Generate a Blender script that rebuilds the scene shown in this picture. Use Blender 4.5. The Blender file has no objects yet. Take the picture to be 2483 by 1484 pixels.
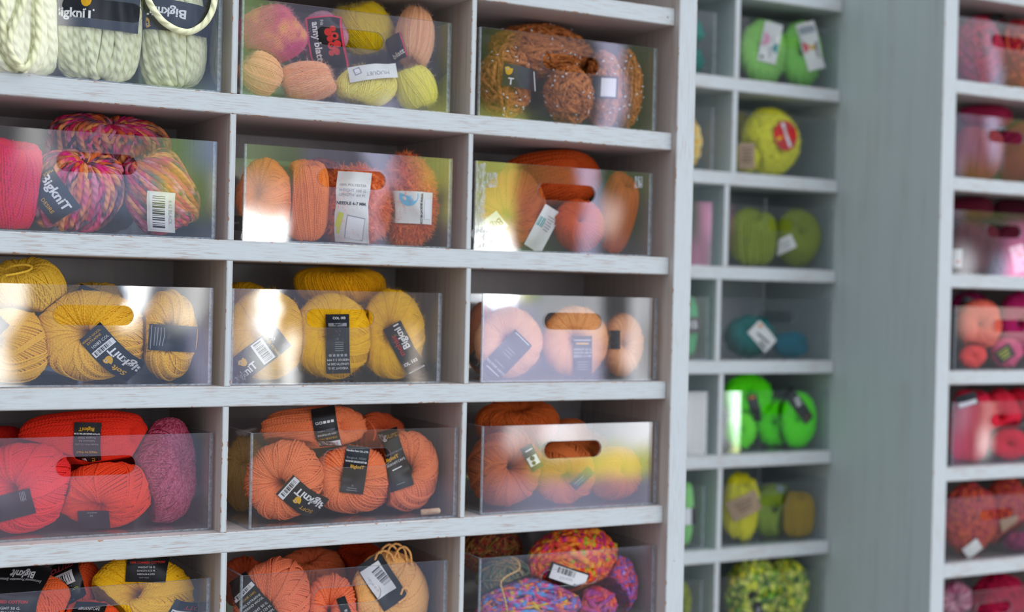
import bpy, math, random
import numpy as np
from mathutils import Vector, Matrix
from mathutils.bvhtree import BVHTree
SC = bpy.context.scene
COL = SC.collection
LIFT = 1.40                     # height of the middle shelf board above the floor
F_PX, CX, CY = 3553.6, 1241.5, 742.0
CAM = np.array([-0.6467, -1.9348, 0.1353 + LIFT])
MR = np.array([[0.87203389, -0.48890395, 0.02301779], [0.0160842, -0.01837775, -0.99970173], [0.48918114, 0.87214402, -0.00816239]])
RIGHT, UP, TOCAM = MR[0], -MR[1], -MR[2]

def at(px, py, Y):
    r = MR.T @ np.array([(px - CX) / F_PX, (py - CY) / F_PX, 1.0])
    return CAM + r * ((Y - CAM[1]) / r[1])

def depth_of(p):
    return float(MR[2] @ (np.asarray(p) - CAM))

# ------------------------------------------------------------------ materials
def lin(c):
    return tuple(((v / 255) / 12.92 if v / 255 <= .04045 else ((v / 255 + .055) / 1.055) ** 2.4) for v in c)

class NT:
    def __init__(s, tree):
        s.t = tree; s.n = tree.nodes; s.l = tree.links
    def add(s, typ, **kw):
        nd = s.n.new(typ)
        for k, v in kw.items():
            if k == 'i':
                for kk, vv in v.items():
                    if hasattr(vv, 'is_linked') or isinstance(vv, bpy.types.NodeSocket): s.l.new(vv, nd.inputs[kk])
                    else: nd.inputs[kk].default_value = vv
            else: setattr(nd, k, v)
        return nd
    def math(s, op, a, b=None, c=None, clamp=False):
        nd = s.n.new('ShaderNodeMath'); nd.operation = op; nd.use_clamp = clamp
        for i, v in enumerate((a, b, c)):
            if v is None: continue
            if isinstance(v, bpy.types.NodeSocket): s.l.new(v, nd.inputs[i])
            else: nd.inputs[i].default_value = v
        return nd.outputs[0]
    def mix(s, fac, a, b):
        nd = s.n.new('ShaderNodeMix'); nd.data_type = 'RGBA'
        for k, v in ((0, fac), (6, a), (7, b)):
            if isinstance(v, bpy.types.NodeSocket): s.l.new(v, nd.inputs[k])
            elif k == 0: nd.inputs[0].default_value = v
            else: nd.inputs[k].default_value = (*v[:3], 1)
        return nd.outputs[2]
    def ramp(s, fac, stops, interp='LINEAR'):
        nd = s.n.new('ShaderNodeValToRGB'); nd.color_ramp.interpolation = interp
        e = nd.color_ramp.elements
        while len(e) < len(stops): e.new(.5)
        for el, (p, c) in zip(e, stops):
            el.position = p; el.color = (*c[:3], 1) if hasattr(c, '__len__') else (c, c, c, 1)
        s.l.new(fac, nd.inputs[0]); return nd.outputs[0]
    def noise(s, vec, scale, detail=3, rough=.55):
        nd = s.n.new('ShaderNodeTexNoise'); nd.inputs['Scale'].default_value = scale
        nd.inputs['Detail'].default_value = detail; nd.inputs['Roughness'].default_value = rough
        if vec is not None: s.l.new(vec, nd.inputs['Vector'])
        return nd.outputs[0]
    def mapping(s, vec, scale=(1, 1, 1), loc=(0, 0, 0)):
        nd = s.n.new('ShaderNodeMapping'); s.l.new(vec, nd.inputs[0])
        nd.inputs['Scale'].default_value = scale; nd.inputs['Location'].default_value = loc
        return nd.outputs[0]

def material(name):
    m = bpy.data.materials.new(name); m.use_nodes = True
    t = NT(m.node_tree); t.n.clear()
    out = t.add('ShaderNodeOutputMaterial')
    return m, t, out

def plain(name, rgb, rough=.6, spec=.3):
    m, t, out = material(name)
    b = t.add('ShaderNodeBsdfPrincipled', i={'Base Color': (*lin(rgb), 1), 'Roughness': rough, 'Specular IOR Level': spec})
    t.l.new(b.outputs[0], out.inputs[0]); return m

def wood(name, grain, base=(204, 212, 214), tint=(166, 126, 102), amount=.55, chips=True):
    """white washed brushed wood; grain = stretch of the streaks along x / y / z; UV.y = distance across the board, UV.x = board width"""
    m, t, out = material(name)
    co = t.add('ShaderNodeTexCoord').outputs['Object']
    s1 = t.noise(t.mapping(co, grain), 1.0, 5, .65)
    s2 = t.noise(t.mapping(co, tuple(g * 2.7 for g in grain), (3, 5, 1)), 1.0, 3, .6)
    big = t.noise(co, 9.0, 2)
    streak = t.math('MULTIPLY', t.ramp(s1, [(.50, 0.), (.62, 1.)]), t.ramp(big, [(.36, .2), (.60, 1.)]))
    c = t.mix(t.math('MULTIPLY', streak, amount), lin(base), lin(tint))
    c = t.mix(t.math('MULTIPLY', t.ramp(s2, [(.35, 1.), (.55, 0.)]), .10), c, lin((176, 178, 184)))
    if chips:
        uv = t.add('ShaderNodeUVMap').outputs[0]
        sep = t.add('ShaderNodeSeparateXYZ'); t.l.new(uv, sep.inputs[0])
        d = t.math('MINIMUM', sep.outputs[1], t.math('SUBTRACT', sep.outputs[0], sep.outputs[1]))
        n = t.noise(t.mapping(co, (60, 60, 60)), 1.0, 3, .7)
        lim = t.math('MULTIPLY', t.ramp(n, [(.56, 0.), (.78, 1.)]), .0034)
        mask = t.math('LESS_THAN', d, lim)
        c = t.mix(t.math('MULTIPLY', mask, .85), c, lin((168, 112, 70)))
        line = t.ramp(d, [(0.0, 1.), (.0006, 0.)])
        c = t.mix(t.math('MULTIPLY', line, .25), c, lin((150, 120, 95)))
        sp = t.noise(t.mapping(co, (95, 95, 95), (7, 1, 2)), 1.0, 1, .4)
        c = t.mix(t.ramp(sp, [(.80, 0.), (.83, .8)]), c, lin((110, 78, 60)))
    bump = t.add('ShaderNodeBump', i={'Strength': .25, 'Distance': .0006, 'Height': s1})
    b = t.add('ShaderNodeBsdfPrincipled', i={'Base Color': c, 'Roughness': .52, 'Specular IOR Level': .35, 'Normal': bump.outputs[0]})
    t.l.new(b.outputs[0], out.inputs[0]); return m

M_WOODX = wood('white_wash_wood_along', (24, 90, 560))
M_WOODZ = wood('white_wash_wood_upright', (480, 90, 20), amount=.28)
M_INX = wood('board_interior_along', (4, 130, 130), base=(194, 184, 181), tint=(166, 142, 128), amount=.5, chips=False)
M_INZ = wood('board_interior_upright', (130, 130, 4), base=(196, 188, 181), tint=(166, 142, 126), amount=.5, chips=False)
M_BACK = wood('board_backing', (130, 130, 4), base=(188, 183, 182), tint=(170, 156, 150), amount=.3, chips=False)
M_TEALX = wood('board_teal_along', (4, 130, 130), base=(188, 198, 196), tint=(160, 166, 160), amount=.4, chips=False)
M_TEALZ = wood('board_teal_upright', (40, 40, 1.6), base=(190, 203, 202), tint=(164, 168, 162), amount=.36, chips=False)

def acrylic():
    m, t, out = material('clear_acrylic')
    g = t.add('ShaderNodeNewGeometry')
    dot = t.add('ShaderNodeVectorMath', operation='DOT_PRODUCT')
    t.l.new(g.outputs['Incoming'], dot.inputs[0]); t.l.new(g.outputs['Normal'], dot.inputs[1])
    c = t.math('ABSOLUTE', dot.outputs['Value'])
    f = t.math('ADD', t.math('MULTIPLY', t.math('POWER', t.math('SUBTRACT', 1.0, c, clamp=True), 5.0), .955), .052)
    tr = t.add('ShaderNodeBsdfTransparent', i={'Color': (.972, .98, .985, 1)})
    gl = t.add('ShaderNodeBsdfGlossy', i={'Roughness': .012, 'Color': (1, 1, 1, 1)})
    mx = t.add('ShaderNodeMixShader')
    t.l.new(f, mx.inputs[0]); t.l.new(tr.outputs[0], mx.inputs[1]); t.l.new(gl.outputs[0], mx.inputs[2])
    t.l.new(mx.outputs[0], out.inputs[0])
    m2, t, out = material('acrylic_cut_edge')
    co = t.add('ShaderNodeTexCoord').outputs['Object']
    n = t.noise(t.mapping(co, (160, 160, 160)), 1.0, 3, .7)
    d = t.add('ShaderNodeBsdfPrincipled', i={'Base Color': t.ramp(n, [(.3, lin((150, 158, 166))), (.75, lin((206, 212, 218)))]), 'Roughness': .25, 'Specular IOR Level': .6})
    tr = t.add('ShaderNodeBsdfTransparent', i={'Color': (.75, .79, .82, 1)})
    mx = t.add('ShaderNodeMixShader', i={0: t.ramp(n, [(.3, .4), (.7, .62)])})
    t.l.new(tr.outputs[0], mx.inputs[1]); t.l.new(d.outputs[0], mx.inputs[2])
    t.l.new(mx.outputs[0], out.inputs[0])
    return m, m2
M_ACR, M_EDGE = acrylic()

# ------------------------------------------------------------------ mesh helpers
def build(name, co, faces, mats, parent=None, uv=None, mi=None, smooth=False):
    """co n x 3, faces list of index tuples (or m x 4 array); uv per loop"""
    me = bpy.data.meshes.new(name)
    co = np.asarray(co, dtype=np.float32)
    if isinstance(faces, np.ndarray):
        m, k = faces.shape
        me.vertices.add(len(co)); me.vertices.foreach_set('co', co.ravel())
        me.loops.add(m * k); me.loops.foreach_set('vertex_index', faces.astype(np.int32).ravel())
        me.polygons.add(m); me.polygons.foreach_set('loop_start', np.arange(0, m * k, k, dtype=np.int32))
        me.update(calc_edges=True)
    else:
        me.from_pydata([tuple(map(float, c)) for c in co], [], [tuple(f) for f in faces]); me.update()
    if uv is not None:
        l = me.uv_layers.new(name='UVMap'); l.data.foreach_set('uv', np.asarray(uv, dtype=np.float32).ravel())
    for m in (mats if isinstance(mats, (list, tuple)) else [mats]): me.materials.append(m)
    if mi is not None: me.polygons.foreach_set('material_index', np.asarray(mi, dtype=np.int32))
    if smooth: me.polygons.foreach_set('use_smooth', np.ones(len(me.polygons), dtype=bool))
    o = bpy.data.objects.new(name, me); COL.objects.link(o)
    if parent is not None: o.parent = parent
    return o

def empty(name, loc=(0, 0, 0), label=None, cat=None, group=None, rz=0):
    o = bpy.data.objects.new(name, None); COL.objects.link(o); o.location = tuple(map(float, loc)); o.rotation_euler = (0, 0, rz)
    o.empty_display_size = .02
    tag(o, label, cat, group); return o

def tag(o, label=None, cat=None, group=None, kind=None):
    for k, v in (('label', label), ('category', cat), ('group', group), ('kind', kind)):
        if v: o[k] = v
    return o

def board(name, lo, hi, front, side, parent, uvaxis=2, bev=.0012):
    """bevelled board: front (-Y) face gets material front with UV (width, across), other faces material side"""
    lo = np.array(lo, float); hi = np.array(hi, float); b = bev
    x0, y0, z0 = lo; x1, y1, z1 = hi
    co = [(x0 + b, y0, z0 + b), (x1 - b, y0, z0 + b), (x1 - b, y0, z1 - b), (x0 + b, y0, z1 - b),
          (x0, y0 + b, z0), (x1, y0 + b, z0), (x1, y0 + b, z1), (x0, y0 + b, z1),
          (x0, y1, z0), (x1, y1, z0), (x1, y1, z1), (x0, y1, z1)]
    fs = [(0, 1, 2, 3), (0, 4, 5, 1), (1, 5, 6, 2), (2, 6, 7, 3), (3, 7, 4, 0), (4, 8, 9, 5), (5, 9, 10, 6), (6, 10, 11, 7), (7, 11, 8, 4), (9, 8, 11, 10)]
    mi = [0, 0, 0, 0, 0, 1, 1, 1, 1, 1]
    w = (z1 - z0) if uvaxis == 2 else (x1 - x0)
    uv = []
    for f in fs:
        for v in f:
            d = (co[v][2] - z0) if uvaxis == 2 else (co[v][0] - x0)
            uv.append((w, d))
    return build(name, co, fs, [front, side], parent, uv, mi)

# ------------------------------------------------------------------ camera
cd = bpy.data.cameras.new('camera'); cam = bpy.data.objects.new('camera', cd); COL.objects.link(cam)
cd.sensor_width = 36.0; cd.sensor_fit = 'HORIZONTAL'; cd.lens = F_PX / 2483 * 36
cam.matrix_world = Matrix(((RIGHT[0], UP[0], TOCAM[0], CAM[0]), (RIGHT[1], UP[1], TOCAM[1], CAM[1]), (RIGHT[2], UP[2], TOCAM[2], CAM[2]), (0, 0, 0, 1)))
cd.clip_start = .05; cd.clip_end = 50
cd.dof.use_dof = True; cd.dof.focus_distance = 1.99; cd.dof.aperture_fstop = 2.6
SC.camera = cam
SC.view_settings.view_transform = 'Standard'; SC.view_settings.look = 'None'; SC.view_settings.exposure = 0.16; SC.view_settings.gamma = 1.0
SC.view_settings.use_curve_mapping = False
SC.cycles.max_bounces = 7; SC.cycles.diffuse_bounces = 3; SC.cycles.glossy_bounces = 3; SC.cycles.transparent_max_bounces = 14
SC.cycles.use_adaptive_sampling = True; SC.cycles.adaptive_threshold = .022; SC.cycles.use_denoising = True
SC.cycles.sample_clamp_indirect = 8

# ------------------------------------------------------------------ surroundings: daylit street and garden in front of the shop
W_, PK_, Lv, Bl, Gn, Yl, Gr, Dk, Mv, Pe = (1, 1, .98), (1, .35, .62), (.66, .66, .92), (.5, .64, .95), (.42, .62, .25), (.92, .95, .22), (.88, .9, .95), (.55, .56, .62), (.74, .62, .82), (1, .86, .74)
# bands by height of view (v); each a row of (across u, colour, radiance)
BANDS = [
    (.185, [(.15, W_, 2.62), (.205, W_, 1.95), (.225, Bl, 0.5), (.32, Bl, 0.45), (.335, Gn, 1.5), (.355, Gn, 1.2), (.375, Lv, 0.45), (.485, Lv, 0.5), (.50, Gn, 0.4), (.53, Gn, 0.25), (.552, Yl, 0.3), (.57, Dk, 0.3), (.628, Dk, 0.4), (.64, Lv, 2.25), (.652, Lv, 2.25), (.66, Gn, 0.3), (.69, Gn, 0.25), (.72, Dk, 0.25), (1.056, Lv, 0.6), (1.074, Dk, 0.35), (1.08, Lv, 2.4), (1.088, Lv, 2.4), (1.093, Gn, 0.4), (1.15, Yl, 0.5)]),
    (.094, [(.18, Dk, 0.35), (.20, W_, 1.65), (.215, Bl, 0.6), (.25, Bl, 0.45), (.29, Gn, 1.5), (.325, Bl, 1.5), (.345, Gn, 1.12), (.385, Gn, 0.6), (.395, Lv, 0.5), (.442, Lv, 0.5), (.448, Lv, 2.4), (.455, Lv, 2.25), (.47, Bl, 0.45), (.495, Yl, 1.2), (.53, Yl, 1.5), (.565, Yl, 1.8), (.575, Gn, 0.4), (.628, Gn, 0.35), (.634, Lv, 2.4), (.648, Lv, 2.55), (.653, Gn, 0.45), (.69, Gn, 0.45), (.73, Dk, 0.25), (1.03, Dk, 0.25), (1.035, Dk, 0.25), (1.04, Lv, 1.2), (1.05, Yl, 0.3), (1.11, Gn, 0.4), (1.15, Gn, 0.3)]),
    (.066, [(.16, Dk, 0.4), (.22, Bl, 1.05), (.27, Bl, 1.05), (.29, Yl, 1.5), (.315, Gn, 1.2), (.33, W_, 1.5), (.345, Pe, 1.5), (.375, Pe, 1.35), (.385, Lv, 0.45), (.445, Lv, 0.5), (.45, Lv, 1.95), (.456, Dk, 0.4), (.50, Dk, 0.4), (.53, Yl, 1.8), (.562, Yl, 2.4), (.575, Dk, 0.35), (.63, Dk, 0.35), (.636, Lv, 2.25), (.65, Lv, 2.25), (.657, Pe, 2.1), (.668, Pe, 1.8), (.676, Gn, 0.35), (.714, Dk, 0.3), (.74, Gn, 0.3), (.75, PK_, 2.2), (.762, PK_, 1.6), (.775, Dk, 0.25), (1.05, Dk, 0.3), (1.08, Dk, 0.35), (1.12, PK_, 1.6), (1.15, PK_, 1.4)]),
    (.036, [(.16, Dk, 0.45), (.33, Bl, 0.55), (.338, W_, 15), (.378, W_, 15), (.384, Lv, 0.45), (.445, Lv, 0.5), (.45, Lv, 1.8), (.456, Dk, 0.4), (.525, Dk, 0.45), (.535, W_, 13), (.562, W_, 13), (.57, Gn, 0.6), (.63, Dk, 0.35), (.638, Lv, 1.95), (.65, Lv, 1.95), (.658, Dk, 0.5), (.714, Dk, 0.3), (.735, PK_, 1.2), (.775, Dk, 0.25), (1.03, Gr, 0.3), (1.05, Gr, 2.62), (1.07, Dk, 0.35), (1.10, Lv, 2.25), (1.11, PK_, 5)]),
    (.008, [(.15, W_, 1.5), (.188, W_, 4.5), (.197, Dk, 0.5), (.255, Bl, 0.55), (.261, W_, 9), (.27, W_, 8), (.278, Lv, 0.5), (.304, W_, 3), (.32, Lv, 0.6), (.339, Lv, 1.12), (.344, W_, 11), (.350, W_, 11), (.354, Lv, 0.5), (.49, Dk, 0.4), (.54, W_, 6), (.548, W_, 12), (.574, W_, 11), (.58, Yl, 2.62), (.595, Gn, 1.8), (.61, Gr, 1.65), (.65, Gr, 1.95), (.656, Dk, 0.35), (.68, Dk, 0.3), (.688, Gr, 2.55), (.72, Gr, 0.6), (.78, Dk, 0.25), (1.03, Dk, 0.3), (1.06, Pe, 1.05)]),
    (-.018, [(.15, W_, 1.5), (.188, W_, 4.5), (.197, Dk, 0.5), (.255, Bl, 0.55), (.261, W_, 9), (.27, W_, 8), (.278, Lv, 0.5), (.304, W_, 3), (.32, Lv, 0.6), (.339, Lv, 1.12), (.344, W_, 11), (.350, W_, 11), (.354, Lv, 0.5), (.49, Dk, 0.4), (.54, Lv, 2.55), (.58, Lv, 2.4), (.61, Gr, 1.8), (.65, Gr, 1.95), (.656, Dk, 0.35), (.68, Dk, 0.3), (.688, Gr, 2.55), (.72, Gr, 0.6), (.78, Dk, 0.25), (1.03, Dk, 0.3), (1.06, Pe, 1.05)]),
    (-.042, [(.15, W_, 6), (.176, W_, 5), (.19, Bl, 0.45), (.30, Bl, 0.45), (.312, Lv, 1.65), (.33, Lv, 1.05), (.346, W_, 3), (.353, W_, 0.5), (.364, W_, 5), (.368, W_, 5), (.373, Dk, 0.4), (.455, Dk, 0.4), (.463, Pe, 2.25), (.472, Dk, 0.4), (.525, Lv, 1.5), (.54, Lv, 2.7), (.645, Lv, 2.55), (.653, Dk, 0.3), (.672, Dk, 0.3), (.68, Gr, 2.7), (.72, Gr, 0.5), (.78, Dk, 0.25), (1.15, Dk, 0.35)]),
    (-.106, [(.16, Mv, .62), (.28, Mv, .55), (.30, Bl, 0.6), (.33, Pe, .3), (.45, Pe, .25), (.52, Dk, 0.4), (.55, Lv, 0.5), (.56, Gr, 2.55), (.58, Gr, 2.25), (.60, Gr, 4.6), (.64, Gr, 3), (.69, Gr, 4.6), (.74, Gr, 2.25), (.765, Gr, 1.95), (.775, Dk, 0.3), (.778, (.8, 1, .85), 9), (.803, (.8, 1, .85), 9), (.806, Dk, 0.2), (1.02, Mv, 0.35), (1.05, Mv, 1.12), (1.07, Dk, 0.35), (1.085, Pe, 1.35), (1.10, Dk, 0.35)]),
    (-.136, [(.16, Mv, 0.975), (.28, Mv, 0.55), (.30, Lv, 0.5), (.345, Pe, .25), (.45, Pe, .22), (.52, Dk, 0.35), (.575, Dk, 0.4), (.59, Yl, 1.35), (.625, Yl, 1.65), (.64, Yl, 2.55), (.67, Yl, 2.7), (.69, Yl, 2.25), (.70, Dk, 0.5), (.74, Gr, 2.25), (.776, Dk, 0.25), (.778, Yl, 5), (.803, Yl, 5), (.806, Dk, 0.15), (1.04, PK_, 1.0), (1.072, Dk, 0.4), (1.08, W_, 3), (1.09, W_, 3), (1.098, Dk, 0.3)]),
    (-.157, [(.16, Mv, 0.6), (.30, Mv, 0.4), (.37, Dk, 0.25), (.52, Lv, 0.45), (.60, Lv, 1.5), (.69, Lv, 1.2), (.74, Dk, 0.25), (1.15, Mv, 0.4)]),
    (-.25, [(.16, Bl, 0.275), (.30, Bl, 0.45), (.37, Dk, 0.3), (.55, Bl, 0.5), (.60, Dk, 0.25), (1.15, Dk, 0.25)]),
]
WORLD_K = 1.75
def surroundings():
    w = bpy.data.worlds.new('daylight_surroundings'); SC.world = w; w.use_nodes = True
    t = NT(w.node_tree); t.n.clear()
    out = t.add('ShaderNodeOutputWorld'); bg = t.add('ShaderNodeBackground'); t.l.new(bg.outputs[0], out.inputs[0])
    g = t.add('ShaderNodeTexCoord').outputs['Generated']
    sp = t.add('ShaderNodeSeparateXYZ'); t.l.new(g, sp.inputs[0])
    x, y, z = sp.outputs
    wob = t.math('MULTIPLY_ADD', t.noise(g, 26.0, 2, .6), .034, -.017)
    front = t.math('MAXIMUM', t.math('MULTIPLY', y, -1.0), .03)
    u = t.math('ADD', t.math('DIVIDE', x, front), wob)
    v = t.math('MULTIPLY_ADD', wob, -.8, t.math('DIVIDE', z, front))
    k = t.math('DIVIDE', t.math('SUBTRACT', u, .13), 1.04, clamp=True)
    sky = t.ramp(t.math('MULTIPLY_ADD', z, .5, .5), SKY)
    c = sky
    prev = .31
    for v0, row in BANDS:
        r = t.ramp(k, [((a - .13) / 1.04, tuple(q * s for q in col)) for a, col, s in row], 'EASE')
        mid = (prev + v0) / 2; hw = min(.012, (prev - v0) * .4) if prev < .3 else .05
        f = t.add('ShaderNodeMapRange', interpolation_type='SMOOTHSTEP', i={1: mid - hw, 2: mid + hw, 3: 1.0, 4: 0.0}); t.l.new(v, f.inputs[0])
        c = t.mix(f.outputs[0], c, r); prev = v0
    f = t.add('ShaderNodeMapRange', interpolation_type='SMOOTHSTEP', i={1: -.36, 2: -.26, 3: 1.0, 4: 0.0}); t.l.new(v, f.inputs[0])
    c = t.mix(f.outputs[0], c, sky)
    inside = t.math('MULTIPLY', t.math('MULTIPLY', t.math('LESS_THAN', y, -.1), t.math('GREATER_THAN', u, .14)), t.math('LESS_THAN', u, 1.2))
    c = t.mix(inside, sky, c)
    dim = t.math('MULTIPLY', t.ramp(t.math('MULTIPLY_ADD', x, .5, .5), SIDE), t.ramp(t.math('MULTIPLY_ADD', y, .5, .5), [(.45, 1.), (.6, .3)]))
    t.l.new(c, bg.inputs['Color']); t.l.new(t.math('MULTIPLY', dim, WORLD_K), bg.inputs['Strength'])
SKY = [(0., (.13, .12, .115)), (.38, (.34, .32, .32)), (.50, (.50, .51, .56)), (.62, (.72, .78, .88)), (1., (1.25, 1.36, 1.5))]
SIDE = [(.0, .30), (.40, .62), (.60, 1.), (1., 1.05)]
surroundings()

# ------------------------------------------------------------------ room
def slab(name, lo, hi, mat):
    x0, y0, z0 = lo; x1, y1, z1 = hi
    co = [(x0, y0, z0), (x1, y0, z0), (x1, y1, z0), (x0, y1, z0), (x0, y0, z1), (x1, y0, z1), (x1, y1, z1), (x0, y1, z1)]
    fs = [(0, 3, 2, 1), (4, 5, 6, 7), (0, 1, 5, 4), (1, 2, 6, 5), (2, 3, 7, 6), (3, 0, 4, 7)]
    return tag(build(name, co, fs, mat), kind='structure')
def tiles(name):
    m, t, out = material(name)
    co = t.add('ShaderNodeTexCoord').outputs['Object']
    n = t.noise(co, 6.0, 4)
    b = t.add('ShaderNodeBsdfPrincipled', i={'Base Color': t.ramp(n, [(.3, lin((150, 142, 140))), (.7, lin((178, 170, 166)))]), 'Roughness': .5})
    t.l.new(b.outputs[0], out.inputs[0]); return m
slab('floor', (-2.2, -4.2, -.05), (3.4, .95, 0), tiles('grey_screed'))
slab('wall_back', (-2.2, .86, 0), (3.4, .95, 2.75), plain('grey_plaster', (168, 170, 170), .9))

# ------------------------------------------------------------------ cubby units
# first unit: three columns, front plane Y = 0
Z1 = [i * .2 + LIFT for i in (-6, -5, -4, -3, -2, -1, 0, 1, 2, 3, 4)]     # tops of the boards
T = .0278
u1 = empty('cubby_shelf_unit', (0, 0, 0), 'nearest white cubby shelf unit, three columns of bins with yellow, orange and red yarn', 'shelf unit')
DEP = .253
XL, XR = -.3672, .7266
for z in Z1:
    board('shelf_board', (XL, 0, z - T), (XR, DEP, z), M_WOODX, M_INX, u1)
rnd = random.Random(4)
for i in range(len(Z1) - 1):
    k = i - 6      # row above board i
    for c, (a, b_) in enumerate(((-.0089, 0.), (.3583, .3665))):
        s = {0: (.0006, -.0012, .0, .0005), 1: (.0012, -.0004, .0014, .0)}.get(c)[i % 4]
        board('divider', (a + s, .0004, Z1[i] + .0001), (b_ + s, DEP, Z1[i + 1] - T - .0001), M_WOODZ, M_INZ, u1, uvaxis=0, bev=.0008)
board('side_panel', (XR + .0003, -.012, .0), (.7625, DEP + .006, 2.27), M_WOODZ, M_INZ, u1, uvaxis=0)
board('side_panel', (XL - .036, -.012, .0), (XL - .0003, DEP + .006, 2.27), M_WOODZ, M_INZ, u1, uvaxis=0)
board('back_panel', (XL, DEP + .0003, 0), (XR, DEP + .006, 2.2), M_BACK, M_BACK, u1)

# second unit, set back in the corner
Y2 = .55; D2 = .25
u2 = empty('cubby_shelf_unit', (0, 0, 0), 'recessed white cubby shelf unit holding green and teal yarn behind the first post', 'shelf unit')
X2 = (.862, 1.250, 1.568)
Z2 = [z + .004 for z in Z1]
for z in Z2:
    board('shelf_board', (X2[0], Y2, z - T), (X2[2], Y2 + D2, z), M_WOODX, M_TEALX, u2)
offs = {9: .024, 8: .022, 7: .006, 6: -.009, 5: .003, 4: .006, 3: .004}
for i in range(len(Z2) - 1):
    s = offs.get(i, 0.0)
    board('divider', (X2[1] + s, Y2 + .0004, Z2[i] + .0001), (X2[1] + s + .013, Y2 + D2, Z2[i + 1] - T - .0001), M_WOODZ, M_TEALZ, u2, uvaxis=0, bev=.0008)
board('side_panel', (X2[0] - .03, Y2 - .005, 0), (X2[0] - .0003, Y2 + D2, 2.27), M_WOODZ, M_TEALZ, u2, uvaxis=0)
board('back_panel', (X2[0], Y2 + D2 + .0003, 0), (X2[2], Y2 + D2 + .006, 2.2), M_TEALZ, M_TEALZ, u2)

# third unit, standing forward again on the right
Y3 = .25; D3 = .3
u3 = empty('cubby_shelf_unit', (0, 0, 0), 'rightmost white cubby shelf unit with red and pink yarn and a wide grey green side', 'shelf unit')
X3 = (1.5705, 1.6095, 1.985)
Z3 = [z - .003 for z in Z1]
for z in Z3:
    board('shelf_board', (X3[1], Y3 + .003, z - T), (X3[2], Y3 + D3, z), M_WOODX, M_INX, u3)
board('side_panel', (X3[0], Y3 - .004, 0), (X3[1] - .0003, Y3 + D3 + .25, 2.3), M_WOODZ, M_TEALZ, u3, uvaxis=0)
board('side_panel', (X3[2] + .0003, Y3 - .004, 0), (X3[2] + .036, Y3 + D3 + .006, 2.3), M_WOODZ, M_INZ, u3, uvaxis=0)
board('back_panel', (X3[1], Y3 + D3 + .0003, 0), (X3[2], Y3 + D3 + .006, 2.2), M_BACK, M_BACK, u3)

# ------------------------------------------------------------------ clear bins
BT = .0042   # sheet thickness
def sheet_with_slot(w, h, t, slot=None):
    """outline in x (0..w), z (0..h), thickness along y (0..t); slot = (cx, cz, length, height)"""
    n = 40
    if slot:
        cx, cz, L, H = slot; r = H / 2; half = L / 2 - r
        inner = []
        for i in range(n):
            a = 2 * math.pi * (i + .5) / n
            inner.append((cx + (half if math.cos(a) > 0 else -half) + r * math.cos(a), cz + r * math.sin(a)))
        outer = []
        for (x, z) in inner:
            dx, dz = x - cx, z - cz
            s = min(((w - cx) if dx > 0 else cx) / max(abs(dx), 1e-9), ((h - cz) if dz > 0 else cz) / max(abs(dz), 1e-9))
            outer.append([cx + dx * s, cz + dz * s])
        for (qx, qz) in ((0, 0), (w, 0), (w, h), (0, h)):
            k = min(range(n), key=lambda i: (outer[i][0] - qx) ** 2 + (outer[i][1] - qz) ** 2); outer[k] = [qx, qz]
        co = [(x, 0, z) for x, z in inner] + [(x, 0, z) for x, z in outer] + [(x, t, z) for x, z in inner] + [(x, t, z) for x, z in outer]
        fs = []; mi = []
        for i in range(n):
            j = (i + 1) % n
            fs += [(i, n + i, n + j, j), (2 * n + j, 3 * n + j, 3 * n + i, 2 * n + i), (i, j, 2 * n + j, 2 * n + i), (n + j, n + i, 3 * n + i, 3 * n + j)]
            mi += [0, 0, 1, 1]
    else:
        co = [(0, 0, 0), (w, 0, 0), (w, 0, h), (0, 0, h), (0, t, 0), (w, t, 0), (w, t, h), (0, t, h)]
        fs = [(0, 1, 2, 3), (5, 4, 7, 6), (0, 4, 5, 1), (1, 5, 6, 2), (2, 6, 7, 3), (3, 7, 4, 0)]
        mi = [0, 0, 1, 1, 1, 1]
    return co, fs, mi

BINS = {}
BH = .134
BIN_PROTO = {}
def make_bin(key, x, y, z, label, group, rz=0.0, w=.322, dep=.226):
    root = empty('storage_bin', (x, y, z + .0003), label, 'storage bin', group, math.radians(rz))
    pk = (w, dep)
    if pk not in BIN_PROTO:
        parts = []
        co, fs, mi = sheet_with_slot(w, BH, BT, (w / 2, BH - .0395, .105 if w > .3 else .08, .0265))
        parts.append(build('front_panel', co, fs, [M_ACR, M_EDGE], root, mi=mi))
        co, fs, mi = sheet_with_slot(w, BH, BT)
        o = build('back_panel', co, fs, [M_ACR, M_EDGE], root, mi=mi); o.location = (0, dep - BT, 0); parts.append(o)
        co, fs, mi = sheet_with_slot(dep - 2 * BT - .0002, BH, BT)
        rot = lambda c, xx: [(xx + b, BT + .0001 + a, d) for (a, b, d) in c]
        fr = [tuple(reversed(f)) for f in fs]
        parts.append(build('side_panel', rot(co, 0), fr, [M_ACR, M_EDGE], root, mi=mi))
        parts.append(build('side_panel', rot(co, w - BT), fr, [M_ACR, M_EDGE], root, mi=mi))
        co, fs, mi = sheet_with_slot(w - 2 * BT - .0002, dep - 2 * BT - .0002, BT)
        o = build('base_panel', [(BT + .0001 + a, BT + .0001 + d, (BT - b) * .6) for (a, b, d) in co], fs, [M_ACR, M_EDGE], root, mi=mi); parts.append(o)
        BIN_PROTO[pk] = parts
    else:
        for p in BIN_PROTO[pk]:
            q = p.copy(); COL.objects.link(q); q.parent = root
    BINS[key] = dict(x0=x + BT + .0005, x1=x + w - BT - .0005, y0=y + BT + max(0, w * math.sin(math.radians(rz))) + .0003, y1=y + dep - BT - .001, z=z + BT * .6 + .0006, zs=z)
    return root
def zrow(r): return LIFT + .4 - .2 * (r - 1)
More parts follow.
